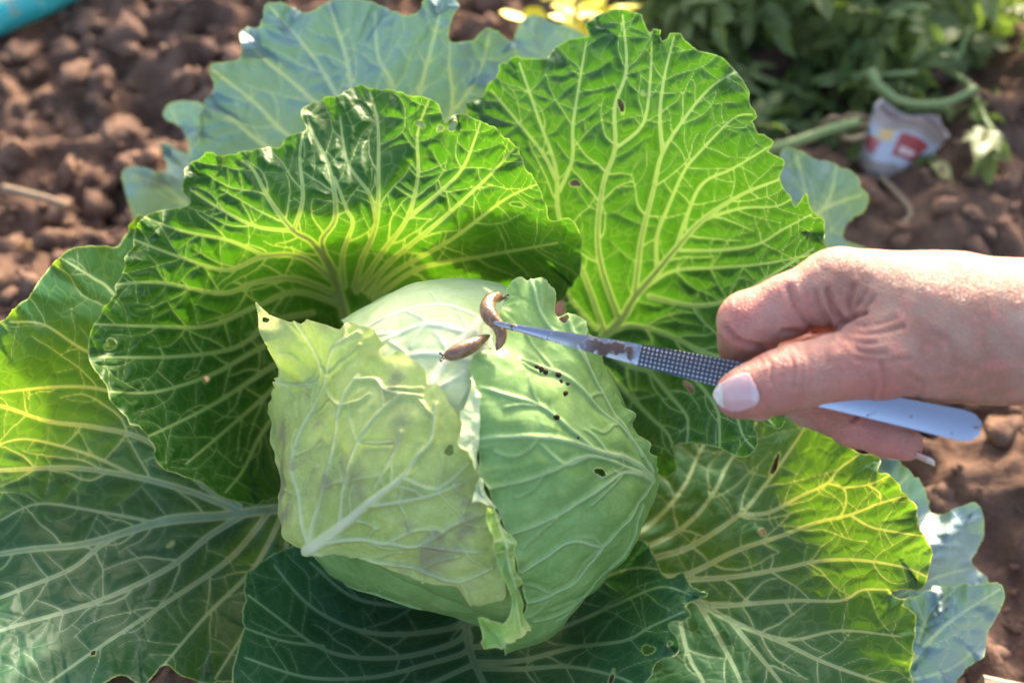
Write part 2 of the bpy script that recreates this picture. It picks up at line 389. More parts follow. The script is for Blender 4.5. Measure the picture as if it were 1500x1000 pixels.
tag(mesh('soil_clods', np.concatenate(CV), np.concatenate(CF), CLOD), 'loose clods and crumbs of brown soil', 'soil', None, 'stuff')

# ------------------------------------------------------------------ the cabbage
cabbage = empty('cabbage', (0.0, 0.02, 0.0))
tag(cabbage, 'large green cabbage with spread outer leaves and a pale tight head, growing in the soil', 'cabbage')

def relief(ctrl, sgn=-1.0):
    c = np.array(ctrl, float); t = tz(c[:, 0], c[:, 1], c[:, 2])
    def f(x, y, push, g):
        d = tps(c[:, :2], t, np.c_[x, y]) + sgn * push
        return P(x, y, d)
    return f

z2 = zoom(100, 100, 1219 / 780); z3 = zoom(660, 0, 1143 / 640); z3b = zoom(880, 400, 938 / 300); z4 = zoom(0, 300, 657 / 460)
z6 = zoom(880, 560, 1409 / 620); z5 = zoom(330, 780, 1500 / 720); z1 = zoom(200, 0, 1500 / 680); zh = zoom(350, 380, 1083 / 650)
zk = zoom(360, 400, 1417 / 340)

# big cupped leaf behind the head
O2 = [(848, 400), (852, 350), (836, 320), (806, 322), (798, 292), (775, 250), (745, 203), (700, 175), (668, 166), (652, 178), (640, 150), (600, 138), (560, 131), (530, 125), (490, 140), (452, 153), (440, 168), (448, 190), (418, 200), (410, 216), (378, 216), (340, 227), (312, 224), (277, 240), (266, 276), (275, 300), (212, 316), (190, 365), (166, 430), (135, 480), (130, 525), (152, 560), (166, 592), (196, 622), (220, 642), (226, 670), (246, 690), (292, 706), (330, 730), (385, 737), (430, 700), (470, 600), (540, 500), (640, 470), (760, 450), (820, 440)]
V2 = [([(640, 590), (608, 480), (560, 400), (515, 372), (460, 300), (425, 235), (398, 212)], 9, 1.6), ([(515, 372), (537, 300), (530, 200), (540, 140)], 4, 1.3),
      ([(612, 470), (580, 400), (612, 340), (598, 230), (560, 150), (545, 105)], 6, 1.4), ([(632, 500), (628, 430), (652, 355), (640, 330), (610, 250)], 5, 1.6),
      ([(655, 500), (672, 440), (705, 355), (710, 230), (708, 120), (690, 55)], 5, 1.4), ([(705, 355), (690, 290), (640, 215), (622, 110)], 3.4, 1.2),
      ([(660, 510), (720, 420), (775, 345), (800, 250), (800, 150), (825, 75)], 5, 1.4), ([(775, 345), (860, 275), (908, 220), (945, 120)], 3.6, 1.3),
      ([(680, 510), (740, 440), (850, 350), (960, 250), (1020, 185)], 5, 1.4), ([(690, 520), (750, 465), (880, 390), (1000, 300), (1075, 265)], 4.5, 1.4),
      ([(700, 530), (800, 460), (950, 430), (1120, 400)], 4.5, 1.6), ([(620, 500), (540, 435), (450, 430), (360, 462), (250, 430), (150, 392)], 5.5, 1.4),
      ([(515, 372), (430, 362), (340, 318), (280, 278)], 3.6, 1.3), ([(450, 430), (370, 395), (260, 372), (160, 335)], 3.4, 1.2),
      ([(620, 520), (520, 482), (430, 490), (350, 515), (200, 490), (65, 500)], 5.5, 1.4), ([(620, 540), (520, 512), (430, 545), (320, 590), (180, 590), (50, 585)], 5, 1.4),
      ([(560, 560), (470, 580), (380, 640), (240, 660), (70, 660)], 4.6, 1.4), ([(540, 600), (440, 640), (330, 700), (200, 740), (95, 740)], 4.6, 1.4),
      ([(530, 640), (440, 700), (330, 770), (210, 830), (160, 850)], 4.6, 1.4), ([(520, 690), (440, 760), (370, 820), (270, 905)], 4.2, 1.4), ([(500, 760), (440, 840), (400, 920), (360, 970)], 4, 1.4)]
C2 = [(510, 470, .100), (495, 412, .138), (480, 380, .190), (430, 338, .252), (520, 342, .246), (640, 350, .240), (580, 385, .185), (740, 330, .245), (275, 245, .270), (440, 160, .288), (560, 130, .298), (680, 165, .314), (775, 250, .310), (800, 320, .285), (845, 370, .25), (840, 400, .225), (700, 420, .16), (800, 420, .175),
      (300, 400, .220), (200, 320, .268), (165, 430, .258), (135, 490, .247), (250, 500, .200), (350, 480, .155), (380, 560, .125), (300, 600, .16), (220, 650, .205), (160, 590, .235), (330, 730, .155), (400, 720, .105), (360, 640, .12), (450, 520, .11), (600, 260, .274), (350, 280, .262), (600, 470, .12)]
H2 = [(x_, y_, a_, b_, n_) for (x_, y_), a_, b_, n_ in zip(z2([(806, 128), (852, 138), (880, 133), (1030, 312), (97, 632), (283, 700), (315, 712)]),
      (6, 5, 5, 9, 9, 9, 4), (4.5, 3.5, 7, 3.5, 7, 4, 6), (0.3, 0, 0.4, .1, .3, -.5, 0))]
sheet('outer_leaf', O2, relief(C2), LEAF_CUP, cabbage, 21, [(z2(p), a, b) for p, a, b in V2], holes=H2, ruffle=0.0050, quilt=0.0042, qs=10)

# tall leaf behind on the hand's side
O3 = z3([(40, 290), (50, 265), (85, 250), (100, 215), (125, 195), (130, 165), (165, 153), (200, 150), (255, 155), (262, 130), (310, 105), (362, 92), (350, 70), (370, 48), (410, 30), (450, 25), (490, 36), (510, 60), (522, 92), (532, 78), (548, 82), (556, 102), (585, 85), (622, 112), (660, 135), (710, 150), (745, 185), (775, 225), (785, 270), (802, 305), (788, 318), (810, 345), (842, 372), (832, 396), (872, 415), (862, 470), (890, 515), (902, 540), (932, 505), (945, 550), (982, 580), (975, 630), (990, 665), (985, 720)]) + \
     [(1205, 470), (1175, 560), (1148, 618), (1130, 627), (1104, 612), (1111, 640), (1102, 665), (1080, 669), (1050, 655), (1020, 650), (986, 653), (992, 672), (992, 690), (970, 698), (948, 690), (900, 640), (862, 570), (835, 490), (820, 430), (770, 380), (715, 290)]
V3 = [(z3([(400, 880), (450, 830), (480, 780), (540, 710), (590, 650), (660, 575), (760, 510), (865, 468)]), 8, 1.5), (z3([(480, 780), (490, 700), (500, 620), (530, 500), (555, 400), (620, 300), (680, 230), (745, 188)]), 5, 1.3),
      (z3([(555, 400), (548, 300), (560, 200), (585, 95)]), 3.2, 1.2), (z3([(440, 830), (395, 700), (385, 600), (400, 480), (430, 390), (430, 280), (460, 180), (450, 40)]), 5.5, 1.3), (z3([(430, 390), (500, 330), (520, 240), (527, 110)]), 2.8, 1.2),
      (z3([(400, 860), (350, 720), (285, 570), (275, 440), (230, 310), (180, 165)]), 5, 1.4), (z3([(285, 500), (318, 420), (320, 330), (335, 230), (355, 110)]), 3, 1.2), (z3([(275, 470), (240, 400), (160, 300), (105, 235)]), 3, 1.2), (z3([(380, 860), (300, 760), (250, 640), (170, 500)]), 4, 1.6),
      (z3([(540, 710), (540, 620), (570, 540), (610, 450), (650, 400), (740, 310), (790, 300)]), 3.4, 1.2), (z3([(590, 650), (620, 560), (660, 480), (740, 440), (840, 380)]), 3.4, 1.2), (z3([(660, 575), (760, 545), (850, 540), (892, 520)]), 2.8, 1.2),
      (z3([(600, 655), (700, 655), (800, 640), (870, 600), (945, 560)]), 3, 1.2), (z3([(520, 775), (640, 800), (740, 780), (840, 720), (950, 650)]), 4.5, 1.4), (z3([(500, 760), (580, 710), (700, 700), (820, 690), (980, 660)]), 3, 1.2),
      (z3b([(20, 280), (140, 240), (300, 280), (430, 340), (560, 380), (800, 330)]), 5, 1.5), (z3b([(0, 330), (120, 420), (220, 450), (300, 540), (385, 640), (400, 690), (392, 800)]), 5, 1.5), (z3b([(20, 440), (130, 560), (230, 660), (310, 740), (345, 850)]), 4.5, 1.5),
      (z3b([(280, 380), (430, 490), (500, 570), (540, 650), (545, 800)]), 3.6, 1.3), (z3b([(480, 440), (600, 600), (650, 740), (700, 800)]), 3, 1.3), (z3b([(10, 520), (90, 650), (180, 800), (260, 930)]), 4, 1.4), (z3b([(400, 330), (600, 480), (760, 660), (800, 700)]), 3, 1.3)]
C3 = [(880, 510, .11), (920, 460, .13), (1000, 370, .185), (900, 350, .20), (900, 200, .266), (900, 30, .318), (800, 130, .280), (700, 200, .24), (690, 165, .25), (760, 330, .19), (840, 450, .135), (1000, 60, .328), (1080, 110, .33), (1105, 180, .325), (1140, 230, .318), (1150, 300, .285), (1205, 330, .293), (1100, 300, .25),
      (1010, 200, .282), (1210, 400, .275), (1190, 500, .255), (1145, 615, .23), (1100, 662, .205), (1050, 655, .188), (990, 660, .165), (970, 695, .145), (950, 690, .135), (1000, 560, .155), (1050, 500, .18), (940, 580, .12), (1100, 430, .208), (880, 600, .09)]
H3 = [(z3([(446, 277)])[0] + (11, 4, 1.45)), (z3([(326, 480)])[0] + (7, 5, .5)), (z3([(505, 245)])[0] + (3, 3, 0)), (z3b([(405, 520)])[0] + (9, 5, 1.0))]
sheet('outer_leaf', O3, relief(C3), LEAF_BACK, cabbage, 33, V3, holes=H3, ruffle=0.0050, quilt=0.0036, qs=10)

# wide leaf on the left
O4 = z4([(300, 20), (262, 60), (240, 88), (190, 84), (140, 96), (95, 140), (60, 190), (15, 230), (-30, 270), (-150, 360), (-230, 520), (-240, 720), (-190, 900), (-80, 1010), (40, 1040), (140, 1015), (220, 1000), (252, 982), (300, 1003), (345, 962), (380, 985), (440, 1000), (520, 980), (590, 880), (640, 730), (640, 640), (580, 580), (480, 470), (400, 300), (340, 120)])
V4 = [([(640, 630), (540, 640), (460, 650), (330, 665), (180, 708), (50, 722), (-180, 760)], 8, 3), ([(500, 640), (400, 600), (290, 570), (150, 550), (0, 555), (-200, 560)], 5.5, 2), ([(470, 648), (350, 655), (230, 700), (150, 760), (40, 805), (-100, 860)], 5, 2),
      ([(500, 630), (430, 590), (310, 495), (200, 465), (100, 452), (0, 420), (-120, 400)], 5, 2), ([(400, 560), (320, 440), (230, 390), (130, 380), (0, 392)], 3.8, 1.5), ([(520, 642), (440, 690), (350, 760), (200, 830), (0, 890), (-120, 940)], 5, 1.8), ([(560, 645), (480, 740), (350, 830), (200, 930), (80, 1015)], 4.6, 1.6),
      ([(590, 650), (530, 760), (430, 860), (340, 965)], 4.2, 1.6), ([(610, 660), (580, 780), (520, 880), (450, 990)], 3.8, 1.6), ([(350, 440), (270, 350), (170, 300), (90, 250), (20, 245)], 3.6, 1.4), ([(320, 330), (240, 190), (190, 150), (125, 110)], 3.2, 1.4), ([(290, 570), (180, 520), (60, 490), (0, 500)], 2.8, 1.3), ([(330, 665), (200, 640), (80, 625), (0, 660)], 2.8, 1.3)]
C4 = [(420, 745, .085), (300, 730, .10), (200, 700, .115), (100, 720, .125), (0, 740, .14), (-150, 760, .13), (250, 560, .145), (150, 450, .205), (170, 360, .215), (100, 370, .248), (45, 425, .262), (0, 485, .265), (0, 600, .195), (100, 600, .165), (-100, 550, .235), (300, 850, .085), (200, 900, .11), (100, 950, .13), (0, 900, .14), (180, 990, .135), (300, 990, .10), (-150, 950, .15), (390, 850, .06), (420, 640, .085), (250, 400, .15)]
H4 = [(z4([(357, 710)])[0] + (5, 2.5, -.6)), (z4([(195, 937)])[0] + (4, 3, 0)), (z4([(222, 292)])[0] + (3, 2, 0))]
sheet('outer_leaf', O4, relief(C4), LEAF_SIDE, cabbage, 44, [(z4(p), a, b) for p, a, b in V4], ruffle=0.004, quilt=0.0018, qs=15, holes=H4, rim_amp=1.8, branch=(85, 110), branch2=(80, 50))

# low leaf in front of the head
O5 = z5([(20, 458), (25, 400), (50, 310), (55, 240), (60, 150), (95, 95), (140, 70), (190, 45), (255, 15), (400, -20), (700, 0), (1000, 0), (1250, 15), (1305, 60), (1340, 130), (1400, 125), (1430, 165), (1466, 186), (1440, 206), (1413, 226), (1420, 258), (1358, 280), (1385, 330), (1380, 372), (1330, 388), (1310, 412), (1285, 458), (1200, 560), (1000, 640), (750, 660), (400, 640), (150, 570), (30, 510)])
V5 = [([(735, 120), (735, 240), (742, 340), (770, 420), (800, 490), (820, 640)], 6.5, 3), ([(735, 300), (700, 335), (560, 375), (400, 380), (280, 345), (150, 250), (70, 190)], 4.5, 1.4), ([(732, 260), (690, 290), (520, 310), (380, 288), (250, 215), (150, 100)], 4.5, 1.4), ([(745, 350), (720, 370), (600, 405), (450, 440), (250, 440), (60, 380)], 4.2, 1.4),
      ([(735, 210), (600, 225), (400, 200), (260, 90)], 4, 1.4), ([(760, 400), (650, 450), (500, 520), (300, 540)], 4, 1.6), ([(770, 412), (900, 415), (1050, 408), (1200, 440), (1280, 480)], 4.2, 1.4), ([(755, 395), (900, 390), (1060, 350), (1220, 328), (1300, 285), (1400, 240)], 4.5, 1.3), ([(745, 350), (900, 330), (1050, 280), (1200, 215), (1330, 165), (1420, 190)], 4.2, 1.3),
      ([(740, 280), (900, 240), (1080, 170), (1230, 110), (1320, 110)], 4, 1.4), ([(790, 470), (900, 500), (1100, 540)], 3.6, 1.5), ([(300, 345), (180, 330), (60, 290)], 2.6, 1.2)]
C5 = [(690, 880, .055), (700, 960, .07), (720, 1010, .085), (560, 930, .07), (850, 920, .078), (450, 790, .135), (380, 830, .155), (355, 890, .165), (345, 960, .165), (345, 1020, .155), (450, 900, .10), (600, 1020, .085), (450, 1010, .115), (960, 805, .135), (1025, 868, .17), (990, 900, .165), (985, 950, .155), (940, 1000, .14), (900, 870, .095), (700, 1100, .11), (400, 1090, .15), (950, 1070, .14), (600, 800, .06), (800, 800, .06)]
H5 = [(z5([(1290, 357)])[0] + (9, 6, -.5)), (z5([(1356, 338)])[0] + (3, 3, 0)), (z5([(1180, 440)])[0] + (3, 10, 0.2))]
sheet('outer_leaf', O5, relief(C5), LEAF_LOW, cabbage, 55, [(z5(p), a, b) for p, a, b in V5], ruffle=0.004, quilt=0.0018, qs=15, holes=H5, branch=(75, 110), branch2=(75, 50))

# leaf under the hand
O6 = z6([(90, 300), (250, 130), (480, 50), (620, 100), (700, 130), (800, 190), (860, 233), (920, 240), (932, 265), (925, 297), (960, 303), (1000, 355), (1035, 385), (1055, 440), (1065, 490), (1080, 522), (1102, 545), (1100, 590), (1085, 660), (1060, 692), (1000, 690), (958, 700), (985, 716), (1022, 720), (1010, 742), (1045, 770), (1055, 820), (1040, 850), (1045, 900), (1030, 950), (1040, 1010), (1000, 1150), (800, 1280), (500, 1300), (250, 1200), (130, 1000), (80, 700), (80, 480)])
V6 = [([(150, 600), (220, 660), (330, 735), (450, 800), (600, 862), (720, 920), (850, 970), (1010, 1020)], 5.5, 1.5), ([(100, 520), (200, 440), (280, 340), (330, 230), (400, 120)], 3.8, 1.5), ([(110, 560), (230, 510), (320, 440), (385, 350), (425, 270), (520, 130)], 4.2, 1.5), ([(130, 600), (190, 580), (300, 545), (460, 440), (540, 350), (620, 240), (690, 135)], 5, 1.4),
      ([(460, 440), (560, 432), (660, 380), (755, 335), (790, 290), (860, 240)], 3.4, 1.3), ([(160, 640), (280, 640), (450, 560), (600, 510), (720, 465), (830, 440), (920, 405), (1020, 375)], 4.6, 1.4), ([(755, 335), (810, 355), (815, 410), (790, 455)], 1.8, 1.2), ([(800, 350), (890, 340), (960, 310)], 1.8, 1.1), ([(890, 340), (930, 370), (930, 405)], 1.6, 1.0),
      ([(200, 660), (310, 655), (450, 645), (600, 620), (720, 595), (850, 590), (1000, 612), (1085, 645)], 4.6, 1.4), ([(300, 715), (380, 742), (500, 735), (650, 725), (800, 725), (870, 690), (960, 690)], 4.2, 1.3), ([(450, 800), (520, 830), (640, 855), (800, 825), (1000, 845)], 3, 1.2), ([(430, 790), (520, 900), (600, 1000), (700, 1150)], 4, 1.5), ([(330, 740), (420, 900), (470, 1010), (520, 1200)], 4, 1.5), ([(250, 720), (290, 900), (350, 1020), (380, 1200)], 3.6, 1.5), ([(830, 440), (900, 480), (1000, 500), (1070, 510)], 2, 1.1)]
C6 = [(950, 750, .06), (1000, 740, .08), (1100, 780, .105), (1200, 760, .13), (1160, 620, .135), (1280, 665, .19), (1300, 700, .195), (1362, 800, .20), (1340, 880, .178), (1345, 930, .175), (1200, 880, .115), (1050, 880, .085), (1000, 950, .075), (1150, 980, .11), (1330, 1000, .165), (1200, 1100, .12), (1050, 1100, .09), (1050, 650, .095), (980, 650, .07)]
H6 = [(z6([(580, 275)])[0] + (15, 4, -1.15)), (z6([(537, 497)])[0] + (5, 4, 0))]
sheet('outer_leaf', O6, relief(C6), LEAF_SIDE, cabbage, 66, [(z6(p), a, b) for p, a, b in V6], ruffle=0.004, quilt=0.0017, qs=15, holes=H6, branch=(75, 110), branch2=(75, 50))

# waxy blue-green leaves at the back and on the far right
O1 = z1([(175, 510), (200, 430), (215, 330), (250, 292), (240, 210), (330, 190), (340, 100), (395, 80), (420, 20), (462, 0), (490, 20), (560, 40), (620, 5), (700, -5), (800, 20), (880, 55), (930, 0), (960, -20), (1010, -10), (1045, 20), (1020, 60), (1012, 132), (1080, 130), (1130, 95), (1200, 120), (1222, 160), (1225, 280), (1150, 420), (1000, 600), (700, 720), (350, 680), (180, 590)])
V1 = [([(720, 700), (690, 420), (640, 300), (560, 170), (430, 20)], 5, 1.6), ([(715, 600), (700, 350), (680, 200), (640, 70), (620, 10)], 5, 1.6), ([(725, 650), (830, 330), (780, 180), (770, 40)], 5, 1.6), ([(690, 500), (620, 380), (520, 280), (400, 180), (345, 110)], 4, 1.6), ([(680, 560), (480, 430), (390, 340), (245, 225)], 4, 1.6), ([(670, 600), (430, 480), (300, 380), (220, 350)], 4, 1.6), ([(740, 620), (880, 400), (940, 200), (990, 10)], 4.4, 1.6), ([(760, 640), (1000, 400), (1010, 200), (1012, 140)], 4, 1.6), ([(780, 640), (1040, 340), (1110, 230), (1140, 110)], 4, 1.6)]
C1 = [(500, 150, .215), (400, 5, .268), (300, 150, .20), (280, 220, .165), (355, 75, .245), (530, 0, .275), (660, 10, .278), (655, 60, .26), (700, 100, .23), (755, 60, .235), (650, 200, .18), (400, 250, .145), (500, 330, .10), (600, 80, .248), (420, 120, .218), (740, 150, .20)]
sheet('outer_leaf', O1, relief(C1), LEAF_BLUE, cabbage, 11, [(z1(p), a, b) for p, a, b in V1], h=2.8, ruffle=0.008, ruf_sigma=34, quilt=0.003, und=0.006)
O1b = [(178, 258), (190, 244), (215, 246), (232, 252), (246, 246), (236, 222), (238, 208), (262, 220), (276, 222), (268, 190), (240, 172), (248, 152), (280, 148), (300, 160), (318, 230), (330, 300), (260, 340), (205, 335), (190, 300)]
sheet('outer_leaf', O1b, relief([(180, 255, .12), (215, 250, .14), (245, 160, .15), (280, 150, .155), (270, 230, .12), (230, 300, .095), (320, 320, .07)]), LEAF_BLUE, cabbage, 12, [([(300, 330), (250, 280), (190, 255)], 3, 1.2), ([(300, 330), (280, 230), (250, 160)], 3, 1.2)], h=2.8, rim_amp=1.2, ruffle=0.006)
O1c = [(752, 60), (765, 30), (785, 22), (812, 34), (850, 46), (880, 80), (870, 180), (780, 170), (745, 110)]
sheet('outer_leaf', O1c, relief([(760, 30, .20), (800, 30, .20), (850, 50, .19), (780, 120, .15), (860, 160, .13)]), LEAF_BLUE, cabbage, 13, [([(820, 160), (800, 90), (775, 35)], 3, 1.2), ([(820, 160), (840, 90), (835, 50)], 3, 1.2)], h=2.8, rim_amp=1.5, ruffle=0.006)
O8 = [(1143, 228), (1162, 217), (1195, 233), (1218, 238), (1250, 254), (1270, 284), (1266, 308), (1240, 330), (1236, 350), (1268, 364), (1305, 400), (1260, 440), (1170, 420), (1120, 330)]
sheet('outer_leaf', O8, relief([(1145, 225, .14), (1200, 238, .165), (1265, 290, .15), (1255, 318, .125), (1215, 300, .145), (1240, 350, .105), (1180, 330, .12), (1290, 395, .07), (1160, 400, .07)]), LEAF_BLUE, cabbage, 18, [([(1150, 420), (1190, 320), (1262, 285)], 4, 1.5), ([(1170, 370), (1180, 290), (1165, 225)], 3, 1.4), ([(1150, 420), (1230, 380), (1280, 390)], 3, 1.4), ([(1185, 335), (1215, 290), (1225, 245)], 3, 1.3)], h=2.6, ruffle=0.006, quilt=0.003)
O9 = [(1285, 640), (1330, 690), (1352, 705), (1358, 735), (1370, 752), (1400, 745), (1430, 735), (1442, 765), (1436, 800), (1422, 822), (1448, 850), (1430, 900), (1360, 960), (1290, 980), (1240, 800)]
sheet('outer_leaf', O9, relief([(1285, 650, .12), (1330, 690, .115), (1365, 750, .085), (1435, 740, .09), (1435, 800, .065), (1340, 830, .09), (1420, 860, .05), (1300, 950, .05), (1260, 780, .07), (1390, 780, .095)]), LEAF_BLUE, cabbage, 19, [([(1250, 900), (1330, 800), (1430, 745)], 4, 1.5), ([(1260, 860), (1300, 740), (1330, 695)], 3, 1.4), ([(1270, 900), (1360, 850), (1430, 830)], 3, 1.4)], h=2.8, ruffle=0.006, quilt=0.003)
O9b = [(1325, 880), (1342, 870), (1380, 858), (1420, 856), (1462, 853), (1472, 868), (1466, 892), (1448, 925), (1440, 960), (1410, 985), (1380, 1015), (1310, 1030), (1290, 950)]
sheet('outer_leaf', O9b, relief([(1330, 880, .10), (1400, 862, .118), (1465, 857, .112), (1468, 885, .095), (1400, 905, .105), (1445, 950, .06), (1340, 1010, .06), (1380, 960, .085)]), LEAF_BLUE, cabbage, 20, [([(1310, 1000), (1380, 920), (1465, 862)], 3.6, 1.4), ([(1310, 1000), (1390, 980), (1440, 940)], 3, 1.4), ([(1340, 960), (1360, 900), (1400, 862)], 3, 1.4)], h=2.8, ruffle=0.008, quilt=0.004)

# head: a ball wrapped in leaves; working plane = angle round the ball, centred on the side that faces the path
HC = np.array([0.0, 0.0, 0.17]); HR = 0.105; RU = 272.0
vdir = HC - CAM; HD = np.linalg.norm(vdir); Wn = -vdir / HD
Ru = np.cross(UPV, Wn); Ru /= np.linalg.norm(Ru); Rv = np.cross(Wn, Ru)
def ball(px, py, lift=0.004):               # pixel + lift off the ball -> working plane
    d = dirs([px], [py])[0]; d = d / np.linalg.norm(d); o = CAM - HC; r = HR + lift
    b = o @ d; c = o @ o - r * r; D = b * b - c
    if D > 0: q = o + d * (-b - math.sqrt(D))
    else: q = o - d * b
    extra = 0 if D > 0 else (np.linalg.norm(q) - r) / r
    n = q / np.linalg.norm(q); al = math.acos(np.clip(n @ Wn, -1, 1)) + extra * 1.2
    v = np.array([n @ Ru, -(n @ Rv)]); v /= np.linalg.norm(v) + 1e-12
    return v * al * RU
def ang(phi, al): return np.array([math.cos(math.radians(phi)), -math.sin(math.radians(phi))]) * math.radians(al) * RU
def flat(n):
    e = Ru * math.cos(math.radians(248)) + Rv * math.sin(math.radians(248)); return 1 - 0.25 * sstep(.55, .98, n @ e)
def bulge(n):                               # the head is not quite round
    return 1 + 0.018 * np.sin(3.1 * n[:, 0] + 1.0) * np.cos(2.3 * n[:, 2]) + 0.012 * np.sin(5 * n[:, 1] + 2 * n[:, 0])
def wrap(ctrl):                             # ctrl: working-plane point + lift
    c = np.array([q[0] for q in ctrl]); L = np.array([q[1] for q in ctrl])
    def f(x, y, push, g):
        l = tps(c, L, np.c_[x, y]) + push
        r = np.hypot(x, y) + 1e-9; al = r / RU
        n = (np.sin(al) * x / r)[:, None] * Ru + (np.sin(al) * -y / r)[:, None] * Rv + np.cos(al)[:, None] * Wn
        return (HC + n * (HR * (0.985 + 0.0 * al) + l)[:, None]) * S
    return f
def bl(pts, lift=0.004): return [tuple(ball(a, b, lift)) for a, b in pts]
def ctl(lst): return [(ball(a, b, l), l) for a, b, l in lst]

bm_v, bm_f = ico(6)
mesh('head_core', (HC + bm_v * 0.1005 * (bulge(bm_v) * flat(bm_v))[:, None]) * S, bm_f, WRAP_B, cabbage, attrs={'vein': np.full(len(bm_v), -20.0), 'rim': np.full(len(bm_v), 50.0)})
th = np.linspace(0, 2 * math.pi, 24, endpoint=False); SV = []; 
for zz, rr in ((-0.03, .030), (0.02, .027), (0.05, .026), (0.09, .034), (0.12, .030)):
    SV += [(rr * math.cos(a) * (1 + .06 * math.sin(5 * a)), 0.03 + rr * math.sin(a), zz) for a in th]
SF = [(i * 24 + j, i * 24 + (j + 1) % 24, (i + 1) * 24 + (j + 1) % 24, (i + 1) * 24 + j) for i in range(4) for j in range(24)]
mesh('stem', np.array(SV) * S, SF, LEAF_LOW, cabbage, attrs={'vein': np.full(len(SV), -20.0), 'rim': np.full(len(SV), 50.0)})

HB = [0.0006, 0.0028]
# C: pale innermost leaf at the top
oc = [(505, 474), (560, 445), (610, 424), (645, 416), (690, 424), (735, 437)]
OC = [tuple(ball(a, b, .003)) for a, b in [(470, 520), (505, 480)]] + [tuple(ang(p, a)) for p, a in ((128, 96), (112, 100), (96, 102), (80, 100))] + bl([(750, 462), (722, 520), (712, 580), (700, 640), (680, 680), (620, 640), (540, 600)], .000)
VC = [(bl([(590, 640), (640, 545), (690, 485), (725, 445)], .001), 7, 4), (bl([(660, 520), (600, 520), (545, 545)], .001), 3, 1.2), (bl([(685, 490), (620, 478), (560, 500), (510, 520)], .001), 4, 1.2), (bl([(705, 465), (640, 448), (580, 462), (520, 485)], .001), 3.4, 1.2), (bl([(700, 480), (715, 540), (700, 600)], .001), 3, 1.4)]
sheet('wrapper_leaf', OC, wrap([((0., 0.), 0.000), (ball(600, 500, .002), .002), (ball(690, 470, .003), .003), (ball(745, 470, .0), -.001), (ball(715, 560, .0), -.001), (ang(110, 95), .001), (ang(60, 95), .001), (ball(540, 600, 0), 0.0)]), WRAP_C, cabbage, 71, VC, h=2.4, ruffle=0, quilt=0.0, und=0.0016, vein_up=0.0006, branch=(60, 60), branch2=None, rim_amp=0)
# D: leaf below, seen under the left wrapper
OD = [tuple(ang(p, a)) for p, a in ((203, 50), (205, 90), (225, 112), (250, 116), (275, 112), (290, 88), (285, 40), (235, 25))]
VD_ = [([tuple(ang(215, 108)), tuple(ang(235, 88)), tuple(ang(262, 78))], 3.4, 1.4), ([tuple(ang(215, 108)), tuple(ang(228, 80)), tuple(ang(255, 62))], 3.4, 1.4), ([tuple(ang(218, 112)), tuple(ang(245, 98)), tuple(ang(270, 92))], 3, 1.3)]
sheet('wrapper_leaf', OD, wrap([(ang(205, 90), -.004), (ang(225, 80), -.012), (ang(250, 40), -.006), (ang(210, 50), -.006), (ang(285, 50), -.006), (ang(240, 90), -.024), (ang(262, 90), -.026), (ang(255, 70), -.018), (ang(280, 90), -.010), (ang(230, 110), -.022), (ang(260, 112), -.022)]), WRAP_B, cabbage, 72, VD_, h=2.6, ruffle=0, quilt=0, und=0.0015, vein_up=0.0010, rim_amp=1.5, branch=(50, 50), branch2=None)
# B: green wrapper on the right
OB = bl([(690, 520), (688, 560), (692, 600), (700, 640), (704, 690), (716, 720), (735, 760), (750, 800), (762, 850), (772, 885), (760, 915), (742, 936)], .005) + \
     [tuple(ang(p, a)) for p, a in ((285, 92), (300, 104), (320, 110), (340, 104), (352, 95), (359, 90))] + [tuple(ball(a, b, l)) for a, b, l in ((944, 665, .003), (936, 640, .001), (922, 600, .001), (905, 565, .001), (886, 533, .002), (870, 505, .006))] + [tuple(ball(862, 478, .014)), tuple(ball(866, 462, .018)), tuple(ball(852, 446, .020)), tuple(ball(828, 440, .018)), tuple(ball(816, 425, .018)), tuple(ball(790, 412, .018)), tuple(ball(765, 405, .018)), tuple(ball(748, 412, .014)), tuple(ball(738, 440, .008)), tuple(ball(725, 480, .006)), tuple(ball(708, 505, .005))]
CB = ctl([(690, 560, .005), (700, 640, .0055), (705, 700, .006), (740, 780, .006), (770, 880, .006), (745, 930, .006), (800, 600, .004), (800, 750, .005), (860, 640, .005), (740, 520, .0045), (930, 690, .008), (800, 480, .006), (762, 410, .017), (815, 428, .018), (862, 465, .016), (740, 445, .008), (850, 800, .005)]) + [(ang(320, 108), -.002), (ball(922, 600, .001), .001), (ball(886, 533, .002), .002), (ang(357, 90), .011), (ang(340, 85), .005), (ang(10, 85), .005), (ang(290, 96), .002)]
vb = lambda p: bl(zh(p), .005)
